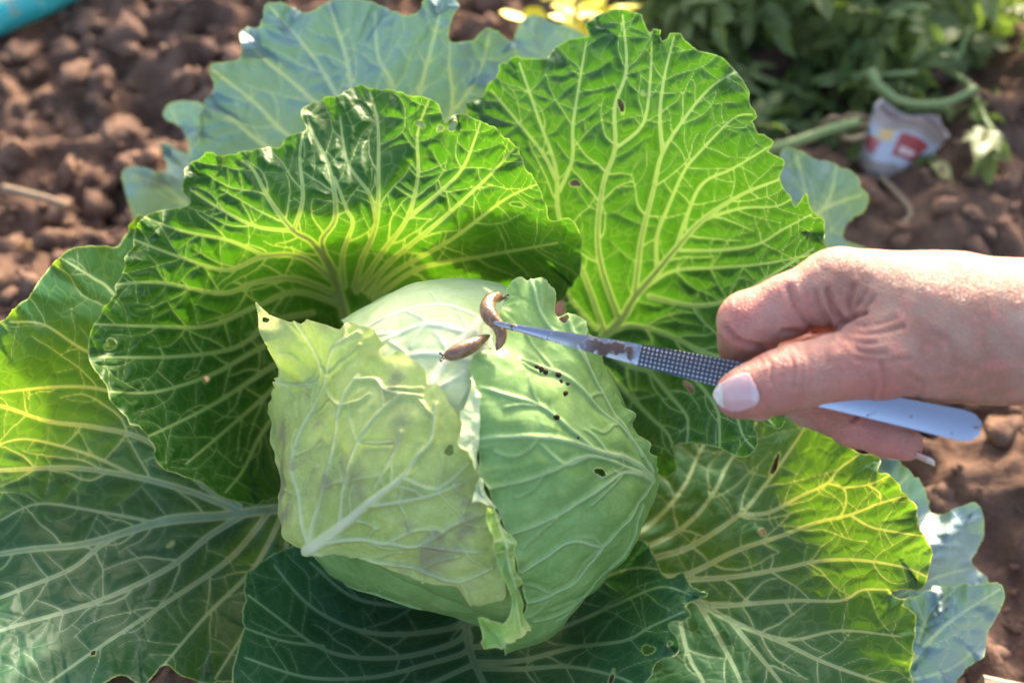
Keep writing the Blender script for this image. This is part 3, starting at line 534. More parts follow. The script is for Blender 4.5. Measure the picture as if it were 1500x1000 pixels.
VB = [(vb([(1003, 540), (960, 490), (890, 470), (800, 440), (690, 432), (590, 436)]), 5.5, 1.3), (vb([(870, 462), (800, 395), (740, 350), (660, 330), (590, 310)]), 2.6, 1.3), (vb([(1003, 535), (960, 512), (860, 480), (760, 520), (680, 545), (600, 560)]), 3, 1.3), (vb([(1000, 540), (940, 520), (840, 590), (760, 640), (665, 672)]), 3, 1.3),
      (vb([(1000, 545), (930, 650), (890, 700), (820, 690), (740, 740), (690, 765)]), 3, 1.3), (vb([(890, 705), (840, 780), (770, 820), (700, 840)]), 2.6, 1.2), (vb([(985, 600), (960, 700), (880, 810), (790, 870), (720, 885)]), 2.6, 1.2), (vb([(1000, 520), (960, 420), (880, 330), (800, 270), (700, 230)]), 3, 1.3), (vb([(985, 480), (940, 360), (880, 270), (800, 200), (720, 130), (680, 80)]), 2.8, 1.2), (vb([(860, 250), (800, 180), (770, 120), (740, 60)]), 2.4, 1.2),
      (vb([(880, 270), (830, 200), (830, 110)]), 2, 1.1), (vb([(860, 480), (800, 500), (740, 450)]), 1.8, 1.0), (vb([(940, 520), (900, 560), (860, 600)]), 1.6, 1.0)]
HBo = [tuple(ball(880, 691, .005)) + (8, 5.5, .2)] + [tuple(ball(a, b, .014)) + (c, d, e) for a, b, c, d, e in ((833, 458, 7, 3.5, 1.2), (836, 478, 8, 4, 1.5))]
wb = sheet('wrapper_leaf', OB, wrap(CB), WRAP_B, cabbage, 73, VB, h=2.2, ruffle=0.0022, ruf_sigma=12, quilt=0.0012, qs=16, und=0.0028, vein_up=0.0013, rim_amp=1.6, holes=HBo, branch=(120, 60), branch2=None)
# A: yellowed wrapper on the left
OA = [tuple(ball(a, b, l)) for a, b, l in [(366, 436, .046), (374, 445, .044), (400, 452, .038), (430, 462, .031), (455, 466, .026), (478, 474, .020), (492, 476, .018), (505, 468, .016), (525, 474, .013), (545, 480, .011), (556, 496, .010), (562, 503, .009), (552, 512, .009), (565, 520, .009), (585, 514, .008), (605, 526, .008), (622, 540, .008), (624, 562, .007), (642, 560, .008), (656, 585, .008), (672, 610, .007), (676, 640, .007), (690, 665, .007), (706, 700, .007), (718, 745, .007), (730, 790, .007), (736, 825, .007), (742, 860, .007), (738, 880, .008), (716, 890, .009), (690, 893, .010), (668, 868, .008), (630, 862, .006), (590, 848, .005), (540, 830, .006), (490, 815, .008), (455, 812, .010)]] + \
     [tuple(ball(a, b, l)) for a, b, l in [(430, 785, .004), (412, 750, .002), (400, 710, .002), (392, 660, .003), (387, 610, .007), (383, 575, .014), (377, 530, .026), (369, 480, .040)]]
CA = ctl([(366, 436, .046), (385, 470, .037), (400, 452, .036), (455, 466, .026), (505, 470, .016), (560, 505, .009), (620, 545, .008), (656, 585, .0085), (690, 665, .0075), (720, 745, .007), (738, 850, .007), (716, 888, .008), (640, 862, .005), (560, 840, .004), (500, 815, .006), (458, 810, .011), (480, 790, .008), (550, 740, .0085), (600, 690, .009), (480, 650, .0075), (560, 620, .0095), (470, 580, .0065), (500, 550, .0075), (430, 580, .0055), (410, 600, .0045), (430, 520, .016), (480, 510, .0125), (410, 540, .015), (420, 680, .0045), (440, 740, .005)]) + ctl([(404, 720, .002), (390, 640, .003), (386, 600, .006), (377, 530, .024), (369, 480, .040)])
va = lambda p: bl(zh(p), .007)
VA = [(va([(178, 705), (230, 665), (310, 600), (400, 530), (435, 480)]), 10, 1.8), (va([(182, 700), (185, 600), (215, 480), (250, 340), (285, 280)]), 4, 1.5), (va([(240, 655), (250, 560), (300, 430), (370, 345), (395, 330)]), 3.2, 1.4), (va([(180, 690), (130, 560), (130, 450), (180, 320), (230, 240), (300, 190)]), 3.4, 1.4), (va([(185, 695), (260, 688), (360, 695), (440, 700), (520, 650), (600, 620)]), 4, 1.5),
      (va([(310, 600), (400, 590), (470, 575), (540, 548)]), 3, 1.3), (va([(360, 695), (430, 660), (500, 660)]), 2.2, 1.2), (va([(400, 530), (480, 560), (560, 500)]), 2.4, 1.2), (va([(435, 480), (470, 440), (480, 350)]), 2.2, 1.2), (va([(280, 290), (330, 290), (360, 320), (440, 330)]), 2.4, 1.3), (va([(440, 700), (520, 710), (600, 715)]), 2.6, 1.2), (va([(182, 708), (280, 740), (400, 760), (520, 790), (620, 760)]), 3, 1.3), (va([(80, 320), (170, 290), (200, 200), (190, 150)]), 2.4, 1.2), (va([(60, 340), (80, 230), (60, 150)]), 2.2, 1.2), (va([(110, 300), (130, 210), (110, 140)]), 2.2, 1.2), (va([(395, 420), (380, 470), (330, 560)]), 2, 1.1)]
HAo = [tuple(ball(658, 659, .008)) + (6.5, 5.5, .1), tuple(ball(400, 477, .03)) + (3.5, 4, 0)]
sheet('wrapper_leaf', OA, wrap(CA), WRAP_A, cabbage, 74, VA, h=2.0, ruffle=0.0008, ruf_sigma=10, quilt=0.0014, und=0.0030, vein_up=0.0022, rim_amp=0.6, holes=HAo, branch=(62, 60), branch2=None, qs=15)
# the folded and curled edge of B, lying over A
zc = zoom(640, 540, 524 / 220)
def cb(lst): return [tuple(ball(*zc([(a, b)])[0], l)) for a, b, l in lst]
f1 = [(128, 0, .008), (138, 30, .008), (150, 60, .0075), (152, 130, .0075), (150, 230, .0075), (142, 290, .008), (150, 345, .008), (135, 352, .014), (126, 320, .015), (100, 290, .017), (78, 262, .018), (84, 215, .018), (82, 170, .018), (100, 120, .016), (118, 70, .014), (120, 20, .010)]
f2 = [(150, 370, .009), (158, 385, .008), (165, 420, .008), (185, 455, .0085), (212, 492, .009), (190, 488, .016), (165, 480, .018), (130, 468, .020), (126, 440, .019), (145, 410, .015)]
f3 = [(172, 480, .016), (210, 498, .011), (232, 530, .010), (226, 550, .010), (262, 580, .010), (272, 600, .010), (275, 655, .010), (270, 690, .010), (300, 745, .010), (285, 770, .010), (300, 800, .010), (310, 840, .011), (305, 870, .014), (338, 905, .018), (336, 935, .024), (300, 950, .028), (262, 945, .028), (235, 930, .026), (222, 960, .028), (185, 980, .030), (165, 998, .030), (155, 950, .029), (150, 900, .028), (145, 875, .026), (175, 858, .024), (210, 868, .020), (240, 870, .018), (268, 845, .015), (262, 800, .015), (235, 740, .016), (215, 690, .017), (200, 640, .018), (190, 580, .018), (175, 530, .017)]
for k, (f_, mt, vv) in enumerate(((f1, PALE, [[(145, 240), (110, 225), (85, 240)]]), (f2, PALE, [[(175, 445), (150, 450), (130, 455)]]), (f3, CURL, [[(205, 500), (240, 600), (255, 700), (285, 800), (270, 900)], [(200, 640), (270, 650)], [(195, 590), (265, 610)], [(270, 900), (210, 890), (165, 950)], [(285, 870), (320, 920)]]))):
    q = [(zc([(a, b)])[0], l) for a, b, l in f_]
    sheet('curled_edge', cb(f_), wrap([(ball(p[0], p[1], l), l) for p, l in q]), mt, wb, 80 + k, [(bl(zc(v), .013), 1.8, 1.0) for v in vv], h=1.6, ruffle=0.0035, ruf_sigma=14, quilt=0, und=0.002, rim_amp=1.4, branch=(20, 30) if k == 2 else None, branch2=None, wl=(30, 15, 8), vein_up=.0006)

# ------------------------------------------------------------------ tubes
def frame_tube(path, rad, n=14, squash=None, upref=(0, 0, 1)):
    p = np.asarray(path, float); V = []; F = []
    for i in range(len(p)):
        t = p[min(i + 1, len(p) - 1)] - p[max(i - 1, 0)]; t = t / (np.linalg.norm(t) + 1e-12)
        u = np.asarray(upref, float); s = np.cross(t, u)
        if np.linalg.norm(s) < 1e-3: s = np.cross(t, (1, 0, 0))
        s /= np.linalg.norm(s); u = np.cross(s, t); q = squash[i] if squash is not None else 1.0
        for j in range(n):
            a = 2 * math.pi * j / n; V.append(p[i] + rad[i] * (math.cos(a) * s + q * math.sin(a) * u))
    for i in range(len(p) - 1):
        for j in range(n): F.append((i * n + j, i * n + (j + 1) % n, (i + 1) * n + (j + 1) % n, (i + 1) * n + j))
    F.append(tuple(range(n))[::-1]); F.append(tuple(range((len(p) - 1) * n, len(p) * n)))
    return np.array(V), F

# ------------------------------------------------------------------ slugs
m = M('slug_skin'); co = m.coord(); nz = m.noise(co, 380, 4, 0.6); n2 = m.noise(co, 120, 2); vo = m.voro(co, 900)
cl = m.mix(m.rng(nz.outputs['Fac'], 0.35, 0.65), (0.17, 0.075, 0.028), (0.30, 0.150, 0.062)); cl = m.mix(m.math('MULTIPLY', m.rng(n2.outputs['Fac'], 0.5, 0.7), 0.6), cl, (0.15, 0.085, 0.045))
pr = m.prin(Base_Color=cl, Roughness=0.24, Normal=m.bump(m.math('ADD', nz.outputs['Fac'], m.rng(vo.outputs['Distance'], 0, .3)), 0.30, 0.0005), Subsurface_Weight=0.25, Subsurface_Scale=0.003)
pr.inputs['Subsurface Radius'].default_value = (1.0, 0.5, 0.25); pr.inputs['Coat Weight'].default_value = 0.5; pr.inputs['Coat Roughness'].default_value = 0.06
SLUG = m.done(pr.outputs[0])
m = M('slug_tentacle'); DARK = m.done(m.prin(Base_Color=(0.05, 0.035, 0.028), Roughness=0.35).outputs[0])
def ray_ball(px, py, lift):                 # point on the head surface under a pixel
    d = dirs([px], [py])[0]; dn = d / np.linalg.norm(d); o = CAM - HC; r = HR * 0.985 + lift
    b = o @ dn; D = b * b - (o @ o - r * r); return (CAM + dn * (-b - math.sqrt(max(D, 0)))) * S
def slug(label, pts, radii, tent, root_i=None):
    pts3 = np.array(pts); k = 6
    pth = catmull(np.c_[pts3 * 1000], 1.2) / 1000
    s0 = np.r_[0, np.cumsum(np.linalg.norm(np.diff(pts3, axis=0), axis=1))]; s1 = np.r_[0, np.cumsum(np.linalg.norm(np.diff(pth, axis=0), axis=1))]
    rr = np.interp(s1 / s1[-1], s0 / s0[-1], radii) * S
    rr = np.convolve(np.pad(rr, 2, 'edge'), np.ones(5) / 5, 'valid')
    e = np.minimum(1, np.sqrt(np.clip((s1 + 2e-4) / 0.0022, 0, 1))) * np.minimum(1, np.sqrt(np.clip((s1[-1] - s1 + 2e-4) / 0.0022, 0, 1)))
    V, F = frame_tube(pth, rr * e, 18, np.full(len(pth), 0.92), upref=tuple(Wn))
    root = empty('slug', pth[len(pth) // 2]); tag(root, label, 'slug', None)
    mesh('body', V, F, SLUG, root)
    for a, b, r in tent:
        q = np.linspace(0, 1, 8)[:, None]; pp = np.asarray(a) * (1 - q) + np.asarray(b) * q
        rd = np.array([1.5, 1.2, 1.05, .95, .9, 1.0, 1.5, 0.5]) * r * S
        V, F = frame_tube(pp, rd, 8); mesh('tentacle', V, F, DARK, root)
RB = lambda x, y, l: ray_ball(x, y, l)
slug('short plump brown slug crawling on the pale cabbage head', [RB(718, 491, .0075), RB(708, 496, .0085), RB(696, 503, .0090), RB(684, 509, .0090), RB(670, 515, .0090), RB(658, 520, .0086), RB(649, 522, .0080)], [.0008, .0024, .0036, .0042, .0043, .0034, .0020],
     [(RB(650, 521, .011), RB(643.5, 516, .013), .00055), (RB(650, 524, .011), RB(645, 529, .012), .00055), (RB(649, 523, .0085), RB(644, 525, .0085), .0003)])
TIP = P([728], [474], [.7170])[0]
slug('dark brown slug held in the tip of the tweezers, head raised', [RB(727, 513, .0085), RB(733, 500, .0105), RB(734, 488, .0125), RB(728, 475, .0135), RB(718, 464, .0145), RB(714, 452, .015), RB(718, 440, .0155), RB(727, 435, .015), RB(737, 438, .0140)], [.0012, .0026, .0033, .0033, .0044, .0042, .0036, .0032, .0024],
     [(RB(736, 436, .0155), RB(746, 431, .017), .0005), (RB(737, 437, .017), RB(743.5, 436, .020), .0005), (RB(739, 439, .0145), RB(742, 440, .0145), .0003)])

# soil crumbs left on the head
CR = [(786, 537, 3.2), (793, 541, 4.6), (799, 545, 4.0), (818, 549, 4.8), (822, 558, 3.0), (832, 562, 3.2), (829, 576, 4.4), (815, 611, 4.6), (847, 641, 2.0), (709, 503, 2.2)]
v1_, f1_ = ico(2)
CRM = soil_material('crumb', (0.030, 0.019, 0.013), (0.07, 0.042, 0.028), (0.045, 0.03, 0.022))
for k, (a, b, r) in enumerate(CR):
    rr = r * .74 / FPX * S; q = v1_ * (1 + 0.6 * noise2(v1_[:, 0] * 2 + k * 3.1, v1_[:, 1] * 2 + v1_[:, 2] * 2, k)[:, None]) * rr * np.array([1.1, 0.9, 0.8])
    c = ray_ball(a, b, .0068 + .25 * rr / S)
    o = mesh('soil_crumb', q, f1_, CRM, None); o.location = tuple(c); o.rotation_euler = (0, 0, k * 1.3)
    tag(o, 'tiny dark soil crumb lying on the green wrapper leaf of the cabbage head', 'soil crumb', 'soil crumbs on the cabbage head')

# ------------------------------------------------------------------ tweezers
A3 = P([724], [473.2], [.7190])[0]; E3 = P([1436], [628.5], [.661])[0]
ax = E3 - A3; TL = np.linalg.norm(ax); ax /= TL
tn = -(FWD - ax * (FWD @ ax)); tn /= np.linalg.norm(tn); tw = np.cross(tn, ax)
def arm(side):
    U = np.unique(np.r_[np.linspace(0, .03, 8), np.linspace(.03, .97, 90), np.linspace(.97, 1, 12)]); nv = 9; V = []; AT = []
    wid = np.interp(U, [0, .012, .06, .17, .31, .40, .50, .60, .72, .85, .965, .985, 1.0], [5, 9, 12, 21, 30.5, 37, 41, 39, 35, 39, 44, 38, 20]) * .69 / FPX * S / 2
    gap = np.interp(U, [0, .02, .30, .5, .75, .95, 1.0], [.0002, .0005, .0036, .0046, .0040, .0010, .0006]) * S
    thk = np.interp(U, [0, .05, .3, .9, 1], [.0007, .0011, .0013, .0012, .0008])
    for i, u in enumerate(U):
        c = A3 + ax * TL * u
        for lay in (0, 1):
            for j in range(nv):
                w = -1 + 2 * j / (nv - 1); bow = thk[i] * 0.55 * (1 - w * w) * (1 if lay else 0)
                off = gap[i] + (thk[i] * (0.55 + 0) + bow if lay else 0)
                V.append(c + tw * wid[i] * w + tn * off * side); AT.append((u, w * wid[i] / (TL), float(lay)))
    F = []; st = 2 * nv
    for i in range(len(U) - 1):
        for j in range(nv - 1):
            a = i * st + j; F.append((a, a + st, a + st + 1, a + 1)); a += nv; F.append((a, a + 1, a + st + 1, a + st))
        a = i * st; F.append((a, a + nv, a + st + nv, a + st)); a = i * st + nv - 1; F.append((a, a + st, a + st + nv, a + nv))
    for i in (0, len(U) - 1):
        for j in range(nv - 1):
            a = i * st + j; F.append((a, a + 1, a + nv + 1, a + nv))
    return V, F, AT
m = M('steel'); at = m.attr('tw'); sep = m.N('ShaderNodeSeparateXYZ'); m.l.new(at.outputs['Vector'], sep.inputs[0]); u = sep.outputs[0]; w = sep.outputs[1]
co = m.coord(); kn = m.math('MULTIPLY', m.rng(u, .318, .322), m.rng(u, .62, .624, 1, 0))
sc_ = 350.0
s1 = m.math('SINE', m.math('MULTIPLY', m.math('ADD', u, w), sc_ * 1.0)); s2 = m.math('SINE', m.math('MULTIPLY', m.math('SUBTRACT', u, w), sc_ * 1.0))
dots = m.rng(m.math('MULTIPLY', s1, s2), 0.05, 0.6); dk = m.math('MULTIPLY', kn, m.math('SUBTRACT', 1.0, dots))
n1 = m.noise(co, 170, 5, 0.7); n2 = m.noise(co, 60, 3); n3 = m.noise(co, 700, 3)
edge_ = m.math('ABSOLUTE', w)
rust_zone = m.math('MULTIPLY', m.rng(u, .15, .24), m.rng(u, .30, .318, 1, 0))
rust = m.math('MULTIPLY', m.rng(m.math('SUBTRACT', n1.outputs['Fac'], m.math('MULTIPLY', edge_, 9.0)), 0.36, 0.46), rust_zone)
tipd = m.math('MULTIPLY', m.rng(n1.outputs['Fac'], 0.56, 0.62), m.rng(u, .10, .17, 1, 0)); rust = m.math('MAXIMUM', rust, tipd)
film = m.math('MULTIPLY', m.rng(n2.outputs['Fac'], 0.4, 0.65), m.rng(u, .31, .33, 1, 0))
end_sp = m.math('MULTIPLY', m.rng(n1.outputs['Fac'], 0.64, 0.68), m.rng(u, .66, .70)); rust = m.math('MAXIMUM', rust, end_sp)
base = m.mix(film, (0.36, 0.355, 0.40), (0.34, 0.31, 0.30)); base = m.mix(m.math('MULTIPLY', dk, 0.96), base, (0.025, 0.022, 0.026))
base = m.mix(rust, base, m.mix(n3.outputs['Fac'], (0.05, 0.025, 0.018), (0.16, 0.085, 0.06)))
met = m.math('MULTIPLY', m.math('SUBTRACT', 1.0, rust), 0.95); met = m.math('SUBTRACT', met, m.math('MULTIPLY', dk, 0.85))
hgt = m.math('ADD', m.math('MULTIPLY', dots, kn), m.math('MULTIPLY', rust, m.math('MULTIPLY', n3.outputs['Fac'], 1.2)))
rgh = m.math('ADD', m.math('MULTIPLY', n2.outputs['Fac'], 0.2), m.math('ADD', 0.10, m.math('MULTIPLY', rust, 0.5)))
STEEL = m.done(m.prin(Base_Color=base, Metallic=met, Roughness=rgh, Normal=m.bump(hgt, 0.8, 0.0005)).outputs[0])
tweezers = empty('tweezers', A3); tag(tweezers, 'long steel tweezers with knurled grip and rust stains, held above the cabbage head', 'tweezers')
for sd_ in (1, -1):
    V, F, AT = arm(sd_); o = mesh('arm', V, F, STEEL, tweezers, True, {'tw': AT})
    md = o.modifiers.new('edge', 'EDGE_SPLIT'); md.split_angle = math.radians(40)

# ------------------------------------------------------------------ hand
def hp(px, py, t, r): return np.array([(px - 750) / FPX * t, (500 - py) / FPX * t, -t, r * t / FPX])
def surface_nets(Fv, org, h):
    ins = Fv < 0; nx, ny, nz_ = Fv.shape; c = ins[:-1, :-1, :-1].astype(int)
    cs = [(i, j, k) for i in (0, 1) for j in (0, 1) for k in (0, 1)]
    sl = lambda a, i, j, k: a[i:nx - 1 + i, j:ny - 1 + j, k:nz_ - 1 + k]
    cnt = sum(sl(ins, *q).astype(np.int8) for q in cs); act = (cnt > 0) & (cnt < 8)
    I = np.argwhere(act); acc = np.zeros((len(I), 3)); num = np.zeros(len(I))
    for a in cs:
        for ax_ in range(3):
            if a[ax_] == 0:
                b = list(a); b[ax_] = 1
                fa = Fv[I[:, 0] + a[0], I[:, 1] + a[1], I[:, 2] + a[2]]; fb = Fv[I[:, 0] + b[0], I[:, 1] + b[1], I[:, 2] + b[2]]
                mm = (fa < 0) != (fb < 0); tt = np.where(mm, fa / (fa - fb + 1e-20), 0)
                pt = np.tile(np.array(a, float), (len(I), 1)); pt[:, ax_] = tt
                acc += pt * mm[:, None]; num += mm
    Vv = org + (I + acc / num[:, None]) * h
    idm = -np.ones(act.shape, int); idm[act] = np.arange(len(I)); quads = []
    for ax_ in range(3):
        o1, o2 = [(1, 2), (2, 0), (0, 1)][ax_]
        A = [slice(1, -1)] * 3; A[ax_] = slice(0, -1); B = list(A); B[ax_] = slice(1, None)
        fa = ins[tuple(A)]; fb = ins[tuple(B)]; ch = np.argwhere(fa != fb)
        off = np.array([1, 1, 1]); off[ax_] = 0; base_ = ch + off
        fl = fa[tuple(ch.T)]
        e1 = np.eye(3, dtype=int)[o1]; e2 = np.eye(3, dtype=int)[o2]
        g = lambda q: idm[np.clip(q[:, 0], 0, act.shape[0] - 1), np.clip(q[:, 1], 0, act.shape[1] - 1), np.clip(q[:, 2], 0, act.shape[2] - 1)]
        q = np.stack([g(base_ - e1 - e2), g(base_ - e2), g(base_), g(base_ - e1)], 1)
        q[~fl] = q[~fl][:, ::-1]; quads.append(q[(q >= 0).all(1)])
    return Vv, np.concatenate(quads)
hs = 0.00105
lo = np.array([.088, -.075, -.775]); hi = np.array([.335, .055, -.625])
ax3 = [np.arange(lo[i], hi[i], hs) for i in range(3)]
HX, HY, HZ = np.meshgrid(*ax3, indexing='ij', sparse=True)
HX = HX.astype(np.float32); HY = HY.astype(np.float32); HZ = HZ.astype(np.float32)
def cone(a, b):
    e = b[:3] - a[:3]; L2 = float(e @ e)
    k = np.clip(((HX - a[0]) * e[0] + (HY - a[1]) * e[1] + (HZ - a[2]) * e[2]) / L2, 0, 1)
    return np.sqrt((HX - a[0] - e[0] * k) ** 2 + (HY - a[1] - e[1] * k) ** 2 + (HZ - a[2] - e[2] * k) ** 2) - (a[3] + (b[3] - a[3]) * k)
def smin(a, b, k):
    hh = np.clip(0.5 + 0.5 * (b - a) / k, 0, 1); return b + (a - b) * hh - k * hh * (1 - hh)
def chain(pts, k=.004):
    f = None
    for a, b in zip(pts[:-1], pts[1:]):
        g = cone(hp(*a), hp(*b)); f = g if f is None else smin(f, g, k)
    return f
palm = chain([(1900, 462, .705, 104), (1640, 482, .695, 100), (1520, 485, .690, 99), (1450, 483, .688, 98), (1370, 476, .688, 97), (1320, 470, .688, 90)], .010)
palm = smin(palm, chain([(1400, 440, .688, 62), (1290, 424, .686, 52), (1238, 418, .687, 50)]), .010)
palm = smin(palm, chain([(1480, 470, .725, 70), (1360, 460, .728, 72), (1300, 450, .728, 60)]), .016)
thumb = chain([(1470, 520, .684, 62), (1370, 523, .676, 60), (1285, 527, .671, 55), (1225, 538, .670, 46), (1168, 551, .671, 45.5), (1130, 563, .672, 42), (1092, 575, .674, 35), (1078, 580, .675, 30)], .006)
index = chain([(1262, 424, .690, 54), (1220, 421, .690, 52), (1150, 450, .691, 44), (1097, 472, .694, 44), (1094, 500, .704, 40), (1096, 545, .713, 35), (1108, 578, .7125, 31), (1113, 588, .712, 28)], .005)
middle = chain([(1290, 440, .725, 52), (1190, 505, .738, 44), (1160, 560, .732, 38), (1185, 588, .715, 35), (1250, 622, .698, 31), (1300, 640, .692, 29), (1327, 650, .689, 25)], .004)
ring = chain([(1330, 450, .745, 50), (1240, 520, .765, 40), (1215, 560, .758, 34), (1270, 575, .735, 30), (1320, 570, .725, 26)], .004)
web = chain([(1300, 470, .690, 50), (1258, 462, .694, 34)], .004)
body = smin(palm, thumb, .011); body = smin(body, index, .006); body = smin(body, web, .007)
body = smin(body, smin(middle, ring, .002), .004)
# separate the finger bends from what they lie against
HV, HF = surface_nets(body, lo, hs)
hpx = 750 + HV[:, 0] / -HV[:, 2] * FPX; hpy = 500 - HV[:, 1] / -HV[:, 2] * FPX
def smooth_mesh(V, F, it):
    e = np.concatenate([F[:, [0, 1]], F[:, [1, 2]], F[:, [2, 3]], F[:, [3, 0]]]); n = len(V); deg = np.bincount(e.ravel(), minlength=n)[:, None]
    for lam in [0.5, -0.53] * it:
        s_ = np.stack([np.bincount(e[:, 0], V[e[:, 1], k], n) + np.bincount(e[:, 1], V[e[:, 0], k], n) for k in range(3)], 1); V = V + lam * (s_ / deg - V)
    return V
def normals(V, F):
    n = np.cross(V[F[:, 2]] - V[F[:, 0]], V[F[:, 3]] - V[F[:, 1]]); out = np.zeros_like(V)
    for k in range(4):
        for c in range(3): out[:, c] += np.bincount(F[:, k], n[:, c], len(V))
    return out / (np.linalg.norm(out, axis=1)[:, None] + 1e-12)
HV = smooth_mesh(HV, HF, 6); HN = normals(HV, HF)
if ((HV - HV.mean(0)) * HN).sum(1).mean() < 0: HF = HF[:, ::-1]; HN = -HN
front = np.clip(HN @ np.array([0, 0, 1.0]) * 1.5 + 0.3, 0, 1)
def crease(pts, depth, width):
    d = np.full(len(HV), 1e9); ln = catmull(pts, 4)
    for a, b in zip(ln[:-1], ln[1:]):
        e = b - a; k = np.clip(((hpx - a[0]) * e[0] + (hpy - a[1]) * e[1]) / (e @ e + 1e-9), 0, 1)
        d = np.minimum(d, np.hypot(hpx - a[0] - e[0] * k, hpy - a[1] - e[1] * k))
    return -depth * np.exp(-(d / width) ** 2) + 0.25 * depth * np.exp(-((d - 2.2 * width) / (width * 1.2)) ** 2)
fold = np.zeros(len(HV)); disp = np.zeros(len(HV)); zq = zoom(1000, 330, 1282 / 500)
for pts, dp, wd in ([([(600, 370), (650, 345), (690, 330)], .0016, 4), ([(605, 360), (560, 300), (545, 240)], .0012, 5), ([(640, 350), (625, 290), (640, 230)], .0009, 4), ([(590, 400), (660, 440), (720, 440)], .0006, 3.5), ([(600, 420), (670, 470), (760, 480)], .0006, 3.5), ([(570, 410), (540, 450), (545, 520)], .0005, 4),
     ([(380, 400), (470, 400), (590, 385)], .0010, 4), ([(400, 240), (430, 320), (500, 400)], .0008, 5), ([(160, 385), (220, 440), (300, 455)], .0011, 4), ([(400, 470), (420, 540), (415, 600)], .0004, 3), ([(430, 460), (450, 530), (445, 610)], .0004, 3), ([(460, 450), (478, 520), (470, 600)], .00035, 3), ([(740, 520), (760, 580), (745, 640)], .0005, 4), ([(700, 560), (720, 610), (705, 650)], .0004, 3.5), ([(640, 730), (655, 715), (670, 690)], .0008, 3), ([(620, 400), (680, 410), (760, 400), (830, 380)], .0005, 3), ([(640, 380), (720, 380), (800, 350)], .0004, 3), ([(650, 500), (740, 510), (850, 500)], .0004, 3), ([(690, 250), (660, 290), (650, 330)], .0006, 3.5), ([(720, 270), (690, 310)], .0005, 3), ([(300, 470), (330, 520), (335, 590)], .0004, 3), ([(280, 480), (300, 520)], .0004, 3), ([(500, 250), (520, 310), (560, 370)], .0006, 4), ([(850, 560), (900, 600), (880, 650)], .0004, 4), ([(940, 400), (1000, 440), (1020, 520)], .0003, 5)]):
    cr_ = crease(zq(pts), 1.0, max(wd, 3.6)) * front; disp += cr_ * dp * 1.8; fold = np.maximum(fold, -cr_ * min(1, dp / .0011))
disp += .0006 * fbm(hpx / 30, hpy / 30, 5, 2) * front + .0003 * noise2(hpx / 9, hpy / 12, 8) * front
# knuckle and tendon relief on the back of the hand
for a_, b_, r_, h_ in ((1235, 395, 40, .0012), (1165, 412, 24, .0010), (1290, 455, 38, .0012), (1420, 430, 50, .0010), (1330, 420, 40, .0008)):
    disp += h_ * np.exp(-(((hpx - a_) ** 2 + (hpy - b_) ** 2) / r_ ** 2)) * front
HV2 = HV + HN * disp[:, None]
Rc = np.stack([RGT, UPV, -FWD], 1)
def cam2w(v): return (CAM + v @ Rc.T) * S
def gauss(a, b, r): return np.exp(-(((hpx - a) ** 2 + (hpy - b) ** 2) / r ** 2))
pink = np.clip(0.9 * gauss(1080, 470, 55) + 0.7 * gauss(1160, 450, 40) + 0.5 * gauss(1090, 600, 40) + 1.0 * gauss(1290, 640, 90) + 0.45 * gauss(1230, 460, 40) + 0.5 * gauss(1150, 560, 50) + 0.35 * gauss(1250, 550, 60), 0, 1)
m = M('skin'); co = m.coord(); pk = m.attr('pink').outputs['Fac']
n1 = m.noise(co, 55, 4, 0.6); n2 = m.noise(co, 160, 4, 0.65); vo = m.voro(co, 620); n4 = m.noise(co, 24, 2)
cl = m.mix(m.rng(n1.outputs['Fac'], 0.35, 0.65), (0.46, 0.26, 0.185), (0.40, 0.19, 0.13)); cl = m.mix(m.math('MULTIPLY', pk, 0.75), cl, (0.58, 0.20, 0.165))
cl = m.mix(m.math('MULTIPLY', m.rng(n2.outputs['Fac'], 0.50, 0.66), 0.6), cl, (0.60, 0.23, 0.175)); cl = m.mix(m.math('MULTIPLY', m.rng(n4.outputs['Fac'], 0.52, 0.7), 0.3), cl, (0.64, 0.46, 0.37))
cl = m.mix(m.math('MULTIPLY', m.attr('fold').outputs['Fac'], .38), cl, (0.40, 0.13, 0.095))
stretch = m.N('ShaderNodeMapping'); m.l.new(co, stretch.inputs['Vector']); stretch.inputs['Scale'].default_value = (1.0, 0.35, 0.35)
wr = m.noise(stretch.outputs[0], 300, 4, 0.6, 0.6)
hgt = m.math('ADD', m.math('MULTIPLY', m.rng(vo.outputs['Distance'], 0, 0.25), 0.55), m.math('ADD', m.math('MULTIPLY', wr.outputs['Fac'], 1.1), m.math('MULTIPLY', n2.outputs['Fac'], 0.5)))
pr = m.prin(Base_Color=cl, Roughness=0.5, Normal=m.bump(hgt, 0.8, 0.0008), Subsurface_Weight=0.5, Subsurface_Scale=0.008)
pr.inputs['Subsurface Radius'].default_value = (1.0, 0.35, 0.2); pr.inputs['Specular IOR Level'].default_value = 0.28
SKIN = m.done(pr.outputs[0])
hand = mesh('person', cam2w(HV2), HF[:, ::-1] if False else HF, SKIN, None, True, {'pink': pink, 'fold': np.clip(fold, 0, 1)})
tag(hand, 'bare right hand and wrist reaching in, thumb and bent finger pinching the steel tweezers', 'person')
m = M('nail'); at = m.attr('nl').outputs['Fac']; co = m.coord(); n1 = m.noise(co, 90, 3)
cl = m.mix(m.rng(at, .76, .82), (0.58, 0.33, 0.315), (0.66, 0.60, 0.53)); cl = m.mix(m.rng(at, .04, .16, 1, 0), cl, (0.62, 0.42, 0.40)); cl = m.mix(m.math('MULTIPLY', n1.outputs['Fac'], .3), cl, (0.70, 0.50, 0.50))
pr = m.prin(Base_Color=cl, Roughness=0.2, Subsurface_Weight=0.2, Subsurface_Scale=0.003); pr.inputs['Coat Weight'].default_value = 0.3; NAIL = m.done(pr.outputs[0])
